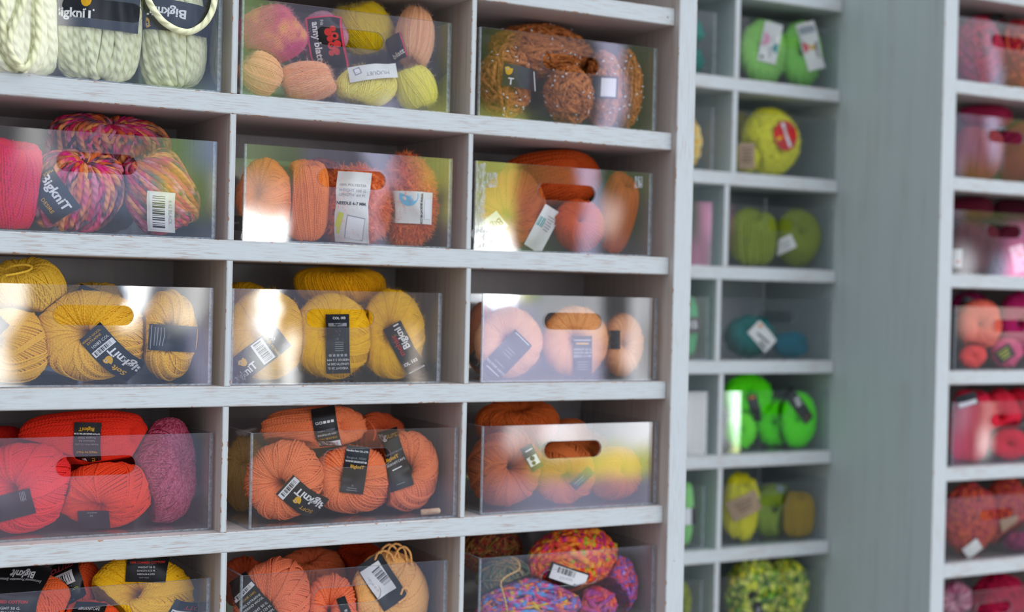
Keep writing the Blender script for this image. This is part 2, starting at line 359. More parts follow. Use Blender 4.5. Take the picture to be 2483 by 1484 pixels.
G1 = 'clear acrylic bins in the nearest shelf unit'
make_bin('R1C1', -.343, .004, zrow(1), 'clear slotted bin holding thick cream yarn at the top left', G1)
make_bin('R1C2', .0085, .009, zrow(1), 'clear slotted bin packed with fuzzy pink, peach and yellow yarn balls', G1)
make_bin('R1C3', .378, .008, zrow(1), 'clear slotted bin full of brown yarn with white specks', G1)
make_bin('R2C1', -.344, .012, zrow(2), 'clear slotted bin with magenta and orange mottled yarn', G1)
make_bin('R2C2', .0175, .012, zrow(2), 'clear slotted bin with furry orange yarn and white paper bands', G1, .2)
b23 = make_bin('R2C3', .3785, .012, zrow(2), 'clear slotted bin with rust yarn and tape marks on its left edge', G1, .25)
make_bin('R3C1', -.343, .018, zrow(3), 'clear slotted bin holding golden yellow wool balls', G1)
make_bin('R3C2', .0045, .014, zrow(3), 'clear slotted bin holding mustard mohair balls', G1, -.3)
make_bin('R3C3', .3975, .016, zrow(3), 'clear slotted bin of pale peach mohair under a hazy reflection', G1, .2)
make_bin('R4C1', -.332, .026, zrow(4), 'clear slotted bin, pushed back, holding coral red and maroon yarn', G1, w=.318, dep=.214)
make_bin('R4C2', .0335, .006, zrow(4), 'clear slotted bin of coral orange wool balls with a wooden peg inside', G1)
make_bin('R4C3', .4005, .013, zrow(4), 'clear slotted bin of dark rust wool balls with a yellow reflection', G1)
make_bin('R5C1', -.333, .022, zrow(5), 'clear slotted bin with mustard and orange cotton skeins at the bottom left', G1, w=.318, dep=.214)
make_bin('R5C2', .028, .020, zrow(5), 'clear slotted bin in the bottom row with coral and pale peach balls', G1)
make_bin('R5C3', .4005, .012, zrow(5), 'clear slotted bin in the bottom row with rainbow ribbon yarn', G1)
def tape():
    m, t, out = material('clear_tape')
    co = t.add('ShaderNodeTexCoord').outputs['Object']; n = t.noise(t.mapping(co, (220, 220, 90)), 1.0, 4, .7)
    gl = t.add('ShaderNodeBsdfPrincipled', i={'Base Color': (*lin((206, 212, 218)), 1), 'Roughness': .18, 'Specular IOR Level': .8})
    tr = t.add('ShaderNodeBsdfTransparent'); mx = t.add('ShaderNodeMixShader', i={0: t.ramp(n, [(.45, .06), (.7, .6)])})
    t.l.new(tr.outputs[0], mx.inputs[1]); t.l.new(gl.outputs[0], mx.inputs[2]); t.l.new(mx.outputs[0], out.inputs[0])
    for x0, z0, w, h in ((.0003, .002, .017, .130), (.017, .094, .020, .024), (.013, .004, .022, .026), (.286, .108, .016, .020)):
        co = [(x0, -.0003, z0), (x0 + w, -.0003, z0 + .002), (x0 + w * .94, -.0003, z0 + h), (x0 + .001, -.0003, z0 + h * .97)]
        co += [(a, -.0001, c) for a, b, c in co]
        build('tape_strip', co, [(0, 1, 2, 3), (7, 6, 5, 4), (0, 4, 5, 1), (1, 5, 6, 2), (2, 6, 7, 3), (3, 7, 4, 0)], m, b23)
tape()
G2 = 'clear acrylic bins in the recessed shelf unit'
def zrow2(r): return LIFT + .604 - .2 * (r - 1)
N2 = ['light green balls', 'a lime fuzzy ball', 'olive skeins', 'teal balls', 'neon green balls', 'yellow and olive balls', 'green and yellow ribbon yarn']
for r in range(1, 8):
    xa = X2[1] + offs.get(10 - r, 0.0) + .017
    make_bin(('U2', r), xa, Y2 + .012, zrow2(r), 'narrow clear bin of the recessed unit with ' + N2[r - 1], G2, w=1.5655 - xa)
N2L = ['teal skeins', 'a yellow ball under a grey reflection', 'a pink flower reflection', 'a sea green ball banded in black', 'a grey leafy reflection', 'a pale green banded ball', 'a knobbly olive ball']
for r in range(1, 8):
    make_bin(('U2L', r), .912, Y2 + .012, zrow2(r), 'half hidden clear bin behind the first post showing ' + N2L[r - 1], G2)
G3 = 'clear acrylic bins in the rightmost shelf unit'
def zrow3(r): return LIFT + .597 - .2 * (r - 1)
N3 = ['mottled pink and red yarn', 'maroon skeins', 'very dark maroon yarn and white tags', 'coral and magenta balls', 'crimson balls', 'rusty looped yarn', 'crimson and plum yarn']
for r in range(1, 8):
    make_bin(('U3', r), 1.645 if r in (4, 5) else 1.618, Y3 + .016, zrow3(r), 'clear bin of the rightmost unit with ' + N3[r - 1], G3)
# ------------------------------------------------------------------ yarn
def yarn_mat(name, cols, scale=1.0, d=.003, sheen=.2, vary=.10, rough=.85, mode='dye', ply=True, pos=None):
    """wool strand: dye colours run along the strand (UV.x in metres along the yarn), twisted plies as bump"""
    m, t, out = material(name)
    cols = [tuple(min(255, v * 1.07 + 6) for v in k) for k in cols]
    uv = t.add('ShaderNodeUVMap').outputs[0]
    sep = t.add('ShaderNodeSeparateXYZ'); t.l.new(uv, sep.inputs[0])
    if len(cols) == 1:
        c = lin(cols[0])
        n = t.noise(t.mapping(uv, (90, 0, 0)), 1.0, 2, .5)
        c = t.mix(t.ramp(n, [(.3, 0.), (.7, 1.)]), tuple(v * (1 - vary) for v in c), tuple(min(1, v * (1 + vary)) for v in c))
    else:
        st = [((.03 + .94 * i / (len(cols) - 1)) if mode == 'dye' else (.3 + .4 * i / (len(cols) - 1)), lin(k)) for i, k in enumerate(cols)]
        if mode == 'dye':
            n = t.math('FRACT', t.math('MULTIPLY', t.noise(t.mapping(uv, (scale, 0, 0)), 1.0, 2, .6), 5.0))
        else:
            co = t.add('ShaderNodeTexCoord').outputs['Object']
            n = t.noise(t.mapping(co, (scale, scale, scale), pos or (0, 0, 0)), 1.0, 2, .55)
        c = t.ramp(n, st, 'LINEAR' if mode != 'dye' else 'EASE')
    h = None
    b = t.add('ShaderNodeBsdfPrincipled', i={'Base Color': c, 'Roughness': rough, 'Specular IOR Level': .18, 'Sheen Weight': sheen, 'Sheen Roughness': .45})
    t.l.new(c, b.inputs['Sheen Tint'])
    if ply:
        w = t.math('SINE', t.math('MULTIPLY_ADD', sep.outputs[0], 2 * math.pi / (d * 1.5), t.math('MULTIPLY', sep.outputs[1], 2 * math.pi * 2)))
        bump = t.add('ShaderNodeBump', i={'Strength': .55, 'Distance': d * .18, 'Height': w}); t.l.new(bump.outputs[0], b.inputs['Normal'])
    t.l.new(b.outputs[0], out.inputs[0]); return m

def fuzz_mat(name, rgb):
    m, t, out = material(name)
    b = t.add('ShaderNodeBsdfPrincipled', i={'Base Color': (*lin(rgb), 1), 'Roughness': .6, 'Specular IOR Level': .3, 'Sheen Weight': .3})
    tr = t.add('ShaderNodeBsdfTranslucent', i={'Color': (*lin(rgb), 1)})
    mx = t.add('ShaderNodeMixShader', i={0: .35}); t.l.new(b.outputs[0], mx.inputs[1]); t.l.new(tr.outputs[0], mx.inputs[2])
    t.l.new(mx.outputs[0], out.inputs[0]); return m

INK = {k: plain('ink_' + k, c, .55, .25) for k, c in dict(white=(236, 236, 238), yellow=(232, 176, 30), black=(14, 14, 16), red=(214, 56, 52), pink=(236, 66, 104), grey=(150, 156, 164), teal=(40, 150, 150), sky=(120, 196, 232), lime=(214, 222, 60), coral=(222, 78, 90), rose=(232, 160, 190), orange=(226, 140, 40), brown=(96, 66, 52)).items()}
PAPER = {k: plain('paper_' + k, c, r, .4) for k, (c, r) in dict(black=((16, 17, 20), .32), navy=((22, 27, 38), .34), white=((226, 226, 222), .5), kraft=((176, 146, 116), .7), red=((206, 30, 34), .5), grey=((118, 132, 142), .45)).items()}

TXT = {}
def text2d(s, bold=False):
    """letter outlines of a string: 2-D points (height about 1), faces"""
    k = (s, bold)
    if k not in TXT:
        cu = bpy.data.curves.new('lettering', 'FONT'); cu.body = s; cu.size = 1.0; cu.resolution_u = 2
        if bold: cu.offset = .028
        o = bpy.data.objects.new('lettering', cu); me = o.to_mesh()
        co = np.array([v.co[:2] for v in me.vertices]).reshape(-1, 2); fs = [tuple(p.vertices) for p in me.polygons]
        o.to_mesh_clear(); bpy.data.objects.remove(o); bpy.data.curves.remove(cu)
        TXT[k] = (co, fs)
    return TXT[k]

def rot2(co, deg):
    a = math.radians(deg); c, s = math.cos(a), math.sin(a)
    return co @ np.array([[c, s], [-s, c]])

BARS = [3, 1, 1, 2, 1, 3, 2, 1, 2, 2, 1, 1, 3, 1, 2, 1, 1, 2, 3, 1, 1, 1, 2, 2, 1, 3, 1, 2, 1, 1]
def art(elems):
    """elements in label units (fractions of the label: a along -.5...5, b across -.5...5 before scaling) are resolved by the caller; returns list of (co2d, faces, ink)"""
    out = []
    for e in elems:
        k = e[0]
        if k == 't':       # text, a, b, size, rotation, ink, bold
            _, s, a, b, size, rot, ink = e[:7]
            co, fs = text2d(s, len(e) > 7)
            if not len(co): continue
            c = co - (co.max(0) + co.min(0)) / 2
            out.append((rot2(c * size, rot) + (a, b), fs, ink))
        elif k == 'r':     # rectangle a, b, w, h, rotation, ink
            _, a, b, w, h, rot, ink = e
            n = max(1, int(w / 5)); m = max(1, int(h / 5)); xs = np.linspace(-w / 2, w / 2, n + 1); ys = np.linspace(-h / 2, h / 2, m + 1)
            co = np.array([(x, y) for x in xs for y in ys])
            out.append((rot2(co, rot) + (a, b), [(i * (m + 1) + j, (i + 1) * (m + 1) + j, (i + 1) * (m + 1) + j + 1, i * (m + 1) + j + 1) for i in range(n) for j in range(m)], ink))
        elif k == 'o':     # disc
            _, a, b, r, ink = e
            an = np.linspace(0, 2 * math.pi, 21)[:-1]
            co = np.vstack([[(0, 0)], np.stack([np.cos(an), np.sin(an)], 1) * r]) + (a, b)
            out.append((co, [(0, 1 + i, 1 + (i + 1) % 20) for i in range(20)], ink))
        elif k == 'bar':   # bar code a, b, w, h, rotation
            _, a, b, w, h, rot = e
            tot = sum(BARS); x = -w / 2; co = []; fs = []
            for i, q in enumerate(BARS):
                ww = w * q / tot
                if i % 2 == 0:
                    for y in range(4):
                        m = len(co); y0, y1 = -h / 2 + h * y / 4, -h / 2 + h * (y + 1) / 4
                        co += [(x, y0), (x + ww, y0), (x + ww, y1), (x, y1)]; fs.append((m, m + 1, m + 2, m + 3))
                x += ww
            out.append((rot2(np.array(co), rot) + (a, b), fs, 'black'))
        elif k == 'chick':  # small bird emblem a, b, size, rotation, flip
            _, a, b, size, rot, fl = e
            pts = [(-.5, .28), (-.34, .44), (-.15, .5), (.05, .46), (.2, .3), (.5, .34), (.5, 0), (.4, -.3), (.18, -.48), (-.06, -.5), (-.26, -.36), (-.36, -.1), (-.38, .12)]
            co = np.array(pts) * size * (fl, 1)
            ctr = np.array([[.05 * fl, 0]]) * size
            co = np.vstack([ctr, co]); n = len(pts)
            out.append((rot2(co, rot) + (a, b), [(0, 1 + i, 1 + (i + 1) % n) for i in range(n)], 'yellow'))
            for r, ink in ((.13, 'white'), (.075, 'black')):
                an = np.linspace(0, 2 * math.pi, 13)[:-1]
                co = np.vstack([[(0, 0)], np.stack([np.cos(an), np.sin(an)], 1) * r * size]) + np.array([-.15 * fl, .22]) * size
                out.append((rot2(co, rot) + (a, b), [(0, 1 + i, 1 + (i + 1) % 12) for i in range(12)], ink))
    return out

def lowfreq(p, rs, amp, freq):
    """smooth pseudo noise displacement of points p (n x 3)"""
    out = np.zeros_like(p)
    for k in range(3):
        for _ in range(3):
            w = rs.normal(size=3) * freq; out[:, k] += np.sin(p @ w + rs.uniform(0, 6.28))
    return out * (amp / 1.7)

def tube(P, R, N, sides=6, flat=1.0):
    """closed-end tube round the polyline P (n x 3), radii R, outward reference normals N; returns verts, quads, uv"""
    n = len(P)
    T_ = np.gradient(P, axis=0); T_ /= np.linalg.norm(T_, axis=1)[:, None] + 1e-12
    B = np.cross(T_, N); B /= np.linalg.norm(B, axis=1)[:, None] + 1e-9
    M = np.cross(B, T_)
    an = np.linspace(0, 2 * math.pi, sides, endpoint=False)
    V = P[:, None, :] + R[:, None, None] * (np.cos(an)[None, :, None] * M[:, None, :] * flat + np.sin(an)[None, :, None] * B[:, None, :])
    V = V.reshape(-1, 3)
    i = np.arange(n - 1)[:, None] * sides; j = np.arange(sides)[None, :]; j2 = (j + 1) % sides
    F = np.stack([i + j, i + j2, i + sides + j2, i + sides + j], -1).reshape(-1, 4)
    L = np.concatenate([[0], np.cumsum(np.linalg.norm(np.diff(P, axis=0), axis=1))])
    U = np.empty((n - 1, sides, 4, 2))
    U[:, :, 0, 0] = U[:, :, 1, 0] = L[:-1, None]; U[:, :, 2, 0] = U[:, :, 3, 0] = L[1:, None]
    U[:, :, 0, 1] = U[:, :, 3, 1] = np.arange(sides)[None, :] / sides; U[:, :, 1, 1] = U[:, :, 2, 1] = (np.arange(sides)[None, :] + 1) / sides
    return V, F, U.reshape(-1, 2)

def wind(kind, d, rs, e=.8, hole=.22, h=.8, alpha=1.1, cover=1.0, jit=.35, pts=26, bundles=.45, wig=0.0, rmod=0.0):
    """strand path on a unit sized ball; d = strand diameter relative to the ball radius. Axis = local z"""
    if kind == 'ring':          # wound through the middle
        Rc, a = (1 + hole) / 2, (1 - hole) / 2
        def surf(th, ph, off):
            c, s = np.cos(th), np.sin(th)
            cc = np.sign(c) * np.abs(c) ** e; ss = np.sign(s) * np.abs(s) ** e
            rho = Rc + (a + off) * cc; z = (h + off) * ss
            P = np.stack([rho * np.cos(ph), rho * np.sin(ph), z], 1)
            Nn = np.stack([cc / a * np.cos(ph), cc / a * np.sin(ph), ss / h], 1)
            return P, Nn / np.linalg.norm(Nn, axis=1)[:, None]
        n1 = int(2 * math.pi / d * .92 * cover); n2 = int(n1 * bundles)
        k1 = max(1, round(alpha / (2 * math.pi / n1)))
        while math.gcd(k1, n1) != 1: k1 += 1
        adv1 = 2 * math.pi * k1 / n1
        segs = []
        t1 = np.arange(n1 * pts) / pts
        kn1 = rs.uniform(-1, 1, n1 + 2); kn2 = rs.normal(size=n1 + 2) * d * .25
        idx = t1.astype(int); fr = t1 - idx
        off = (kn1[idx] * (1 - fr) + kn1[idx + 1] * fr) * d * jit
        phj = kn2[idx] * (1 - fr) + kn2[idx + 1] * fr
        th1 = 2 * math.pi * t1 + math.pi; ph1 = adv1 * t1 + phj
        segs.append((th1, ph1, off))
        if n2 > 4:              # bundles of neighbouring strands laid over the first layer at another slant
            t2 = np.arange(n2 * pts) / pts; idx = t2.astype(int); fr = t2 - idx
            q = max(2, int(rs.integers(2, 5)))
            adv2 = -2 * math.pi / q * (1 if rs.random() < .5 else .5)
            run = np.cumsum(np.where(np.arange(n2 + 2) % max(6, n2 // 5) == 0, rs.uniform(.3, 1.5, n2 + 2), d * .95 / q * 1.0))
            off = d * .75 + rs.uniform(-1, 1, n2 + 2)[idx] * d * jit * .7
            ph2 = ph1[-1] + adv2 * t2 + run[idx] * (1 - fr) + run[idx + 1] * fr
            segs.append((th1[-1] + 2 * math.pi * t2 + 2 * math.pi / pts, ph2, off))
        th = np.concatenate([s[0] for s in segs]); ph = np.concatenate([s[1] for s in segs]); of = np.concatenate([s[2] for s in segs])
        P, N = surf(th, ph, of)
    else:                       # wound in every direction
        Ps = []; n1 = int(4.8 / d * cover / 2) * 2
        t1 = np.arange(n1 * pts) / pts; idx = t1.astype(int); fr = t1 - idx
        ang = 2 * math.pi * t1; half = n1 // 2
        w = np.empty((len(t1), 3))
        for q in range(2):
            m = (idx >= q * half) & (idx < (q + 1) * half); f = (t1[m] - q * half) / half
            ct = np.clip(1 - f, -1, 1); st = np.sqrt(np.maximum(1 - ct * ct, 0)); az = 2 * math.pi * math.sqrt(half) * .9 * f
            ww = np.stack([st * np.cos(az), st * np.sin(az), ct], 1)
            A3, _r = np.linalg.qr(rs.normal(size=(3, 3))); w[m] = ww @ A3.T
        kk = np.arange(n1 // 4 + 3) * 4.0
        w = w + np.stack([np.interp(t1, kk, rs.uniform(-.3, .3, len(kk))) for _ in range(3)], 1); w /= np.linalg.norm(w, axis=1)[:, None]
        rf = np.array([.31, .52, .79]); ref = np.cross(w, rf); ref /= np.linalg.norm(ref, axis=1)[:, None] + 1e-6; e2 = np.cross(w, ref)
        N = np.cos(ang)[:, None] * ref + np.sin(ang)[:, None] * e2
        kn = rs.uniform(-1, 1, n1 + 2); r = 1 + (kn[idx] * (1 - fr) + kn[idx + 1] * fr) * d * jit * 1.6
        r += np.linspace(-d * .6, d * .4, len(r))
        P = N * r[:, None] * (1, 1, h)
        N = N * (1, 1, 1 / h); N /= np.linalg.norm(N, axis=1)[:, None]
    if wig:
        s = np.arange(len(P))
        P = P + N * (np.sin(s * 1.9 + rs.uniform(0, 6)) * .5 + np.interp(s, np.arange(0, len(s) + 3, 2), rs.uniform(-1, 1, len(np.arange(0, len(s) + 3, 2)))))[:, None] * wig
        P = P + np.stack([np.interp(s, np.arange(0, len(s) + 4, 3), rs.uniform(-1, 1, len(np.arange(0, len(s) + 4, 3)))) for _ in range(3)], 1) * wig
    R = np.full(len(P), d / 2)
    if rmod:
        s = np.arange(len(P)); k = np.arange(0, len(s) + 5, 4)
        R = R * (1 + rmod * np.interp(s, k, rs.uniform(-1, 1, len(k))))
    return P, N, R

PILE = []
AX3 = np.array([[1., 0, 0], [0, 0, 1.], [0, -1., 0]])     # along the shelf, up, out of the shelf
def frame(ax):
    """rotation whose z column is ax (given as right, up, toward the camera) in world"""
    a = np.asarray(ax, float); a = a / np.linalg.norm(a)
    z = RIGHT * a[0] + UP * a[1] + TOCAM * a[2]
    ref = RIGHT if abs(a[0]) < .9 else UP
    x = ref - z * (z @ ref); x /= np.linalg.norm(x)
    return np.stack([x, np.cross(z, x), z], 1)

MATS = {}
def ymat(key, cols, **kw):
    k = (key, tuple(map(tuple, cols)), tuple(sorted(kw.items())))
    if k not in MATS: MATS[k] = yarn_mat('yarn_' + key, cols, **kw)
    return MATS[k]
FM = {}
def fmat(rgb):
    if rgb not in FM: FM[rgb] = fuzz_mat('fibre', rgb)
    return FM[rgb]

# strand presets: diameter in metres and winding habit
PRE = {
    'wool': dict(kind='ring', d=.0028, hole=.16, h=.72, alpha=1.15, bundles=.5, cover=.9, jit=.5),
    'skein': dict(kind='ring', d=.0030, hole=.10, h=1.6, alpha=.75, bundles=.6),
    'cotton': dict(kind='ring', d=.0028, hole=.12, h=.9, alpha=.9, bundles=.8, jit=.5),
    'fine': dict(kind='ring', d=.0019, hole=.16, h=.75, alpha=1.35, bundles=.45, pts=22),
    'mohair': dict(kind='ring', d=.0017, hole=.14, h=.72, alpha=1.3, bundles=.5, pts=20, fuzz=(2200, .010, .00016)),
    'sparkle': dict(kind='ring', d=.0016, e=1.0, hole=.05, h=.95, alpha=1.35, bundles=.6, pts=20, fuzz=(6000, .0095, .00014)),
    'fur': dict(kind='ball', d=.007, h=1.0, pts=22, fuzz=(15000, .016, .00055)),
    'chunky': dict(kind='ring', d=.0105, hole=.1, h=1.2, alpha=.7, bundles=.7, jit=.5, pts=26),
    'thick': dict(kind='ring', d=.0056, hole=.12, h=1.3, alpha=.8, bundles=.8, jit=.6),
    'boucle': dict(kind='ball', d=.0056, h=1.0, wig=.055, rmod=.5, pts=38, cover=1.0, fuzz=(7000, .0055, .0006)),
    'ribbon': dict(kind='ball', d=.0082, h=1.0, wig=.03, rmod=.6, pts=26, cover=1.0, fuzz=(2600, .006, .00025)),
    'silky': dict(kind='ball', d=.0066, h=.95, wig=.012, rmod=.45, pts=26, cover=1.05),
    'lock': dict(kind='ring', d=.0074, hole=.1, h=1.1, alpha=1.0, bundles=1.3, jit=1.1, wig=.022, rmod=.35, pts=30, fuzz=(3000, .006, .00025)),
    'slub': dict(kind='ball', d=.0030, h=.9, pts=26, cover=1.0),
    'far': dict(kind='ring', d=.0040, hole=.14, h=.75, alpha=1.1, bundles=.4, pts=18),
    'farfuzz': dict(kind='ball', d=.0040, h=.95, pts=18, fuzz=(1500, .010, .0005)),
}
SEED = [11]
def yarn(cell, px, py, rx, ry, cols, preset, label, group=None, ax=(0, 0, 1), dy=0.0, labels=(), mat={}, cat='yarn ball', name='yarn_ball', rd=None, snap=True, fuzz=True, specks=None, over={}, loops=(), lift=None):
    """one ball or skein, seen at (px, py) with half extents rx, ry (all in photo pixels), standing dy behind the front sheet of its bin"""
    SEED[0] += 1; rs = np.random.default_rng(SEED[0])
    b = BINS[cell]
    pr = dict(PRE[preset]); pr.update(over); fz = pr.pop('fuzz', None); dd = pr.pop('d')
    g_ = 1.09 if preset.startswith('far') else 1.04; rx, ry = rx * g_, ry * g_
    fuzzy = pr['kind'] == 'ball' or preset == 'sparkle'
    if preset == 'sparkle': ax = tuple(rs.normal(size=3) * (1, 1, .35))
    Y = b['y0'] + .04 + dy
    for _ in range(2):
        c = at(px, py, Y); k = depth_of(c) / F_PX
        RX, RY = rx * k, ry * k; RM = (RX + RY) / 2
        RD = rd * k if rd else min((.78 if fuzzy else .64) * RM, .042 if fuzzy or dy > .03 else .036)
        RD = min(RD, RX * 1.2)
        Y = min(b['y0'] + .0025 + RD + dy, b['y1'] - .001 - RD)
    c = at(px, py, Y); k = depth_of(c) / F_PX; RX, RY = rx * k, ry * k
    RX = math.sqrt(max(RX * RX - (RD * .489) ** 2, (RX * .6) ** 2)) / .872
    RM = (RX + RY) / 2
    P, N, R = wind(rs=rs, d=dd / RM, **pr)
    P = P + lowfreq(P, rs, .02, 2.2)
    Q = frame(ax); P = P @ Q.T; N = N @ Q.T
    er, eu, et = P @ AX3[0], P @ AX3[1], P @ AX3[2]
    dr = dd / 2
    mid = lambda e: (e.max() + e.min()) / 2
    sc = lambda e, half: max(half - dr, .004) / ((e.max() - e.min()) / 2)
    er = (er - mid(er)) * sc(er, RX); eu = (eu - mid(eu)) * sc(eu, RY); et = (et - mid(et)) * sc(et, RD)
    P = er[:, None] * AX3[0] + eu[:, None] * AX3[1] + et[:, None] * AX3[2]
    V, F, U = tube(P, R * RM, N, sides=6 if dd > .0025 else 5)
    # solid heart of the ball
    nu, nv = 20, 12
    ua = np.linspace(0, 2 * math.pi, nu, endpoint=False); va = np.linspace(-1.35, 1.35, nv)
    hs = .86 if pr['kind'] == 'ring' else .88
    sx = (er.max() - er.min()) / 2; sy = (eu.max() - eu.min()) / 2; sz = (et.max() - et.min()) / 2
    if pr['kind'] == 'ring':
        Rc, a = (1 + pr['hole']) / 2, (1 - pr['hole']) / 2 - dd / RM * .8
        va = np.linspace(0, 2 * math.pi, 14, endpoint=False)
        vv, uu = np.meshgrid(va, ua, indexing='ij')
        ee = pr.get('e', .8); cc = np.sign(np.cos(vv)) * np.abs(np.cos(vv)) ** ee; ss = np.sign(np.sin(vv)) * np.abs(np.sin(vv)) ** ee
        H = np.stack([(Rc + a * cc) * np.cos(uu), (Rc + a * cc) * np.sin(uu), (pr['h'] - dd / RM * .8) * ss], -1).reshape(-1, 3) @ Q.T
        rows = 14; close = True
    else:
        vv, uu = np.meshgrid(va, ua, indexing='ij')
        H = np.stack([np.cos(vv) * np.cos(uu), np.cos(vv) * np.sin(uu), np.sin(vv)], -1).reshape(-1, 3) @ Q.T * hs
        rows = nv; close = False
    hr, hu, ht = H @ AX3[0], H @ AX3[1], H @ AX3[2]
    def fit(e, s): return e * (s - (dd * .4)) / max(abs(e).max(), 1e-6) * (.97 if close else hs)
    H = fit(hr, sx)[:, None] * AX3[0] + fit(hu, sy)[:, None] * AX3[1] + fit(ht, sz)[:, None] * AX3[2]
    i = np.arange(rows if close else rows - 1)[:, None]; j = np.arange(nu)[None, :]
    i2 = (i + 1) % rows; j2 = (j + 1) % nu
    HF = np.stack([i * nu + j, i * nu + j2, i2 * nu + j2, i2 * nu + j], -1).reshape(-1, 4)
    # settle inside the cubby: no lower than the sheet, no wider, deeper or taller than the room there is
    top = b['top']; lo = np.array([b['x0'] + .001, b['y0'] + .0016, b['z'] + .0006]); hi = np.array([b['x1'] - .001, b['y1'] - .001, top])
    for q in range(3):
        mn, mx = c[q] + V[:, q].min(), c[q] + V[:, q].max(); w0 = mx - mn
        m2, x2 = mn, mx
        if q == 2 and snap and mn - lo[2] < .022: m2 = lo[2]
        if m2 < lo[q]: m2 = lo[q]
        if x2 > hi[q]: x2 = hi[q]
        if q == 2 or w0 <= hi[q] - lo[q]:          # gives way a little, moves the rest
            f = max(x2 - m2, w0 * (.74 if q == 2 else .84))
            if m2 > mn: x2 = m2 + f if f > x2 - m2 else x2
            elif x2 < mx: m2 = x2 - f if f > x2 - m2 else m2
        m2 = max(m2, lo[q]); x2 = min(x2, hi[q])
        f = (x2 - m2) / w0; nc = (m2 + x2) / 2; oc = (mn + mx) / 2 - c[q]
        if abs(f - 1) > 1e-6:
            for A in (V, P, H): A[:, q] = (A[:, q] - oc) * f
            c[q] = nc
        else: c[q] += nc - (mn + mx) / 2
    rad = np.abs(V @ AX3.T).max(0)
    q_ = MR @ (c - CAM); ex, ey = CX + F_PX * q_[0] / q_[2] - px, CY + F_PX * q_[1] / q_[2] - py
    if abs(ex) > 9 or abs(ey) > 9: print('MOVED', cell, label[:40], round(ex), round(ey))
    PILE.append(dict(cell=cell, c=c, V=V, P=P, N=N, R=R, H=H, HF=HF, F=F, U=U, rad=rad, RM=RM, k=k, planes=[], a=dict(cols=cols, preset=preset, label=label, group=group, labels=labels, mat=mat, cat=cat, name=name, fuzz=fuzz, specks=specks, loops=loops, dd=dd, fz=fz, seed=SEED[0])))

def press():
    """soft balls flatten where they lean on each other: the one behind gives way"""
    for i, A in enumerate(PILE):
        for B in PILE[i + 1:]:
            if A['cell'] != B['cell']: continue
            d = AX3 @ (B['c'] - A['c'])
            for tr in range(2):
                n = d / (A['rad'] ** 2 + B['rad'] ** 2); n /= np.linalg.norm(n)
            nw = AX3.T @ n
            hA = (A['V'] @ nw).max(); hB = (B['V'] @ -nw).max()
            pen = hA + hB - n @ d + .0008
            if pen <= 0: continue
            side = abs(n[2]) < .35
            wA = .5 if side else (.12 if d[2] < 0 else .88)
            cutA = hA - pen * wA          # distance of the contact from A along n
            A['planes'].append((nw, cutA - .0009)); B['planes'].append((-nw, n @ d - cutA - .0009))

def squeeze(V, planes):
    for n, h in list(planes) * 4:
        s = V @ n - h; m = s > 0
        V[m] -= np.outer(s[m] * .96, n)
    return V

def finish():
    press()
    for q in PILE:
        for key in ('V', 'P', 'H'): squeeze(q[key], q['planes'])
        finish_one(q)

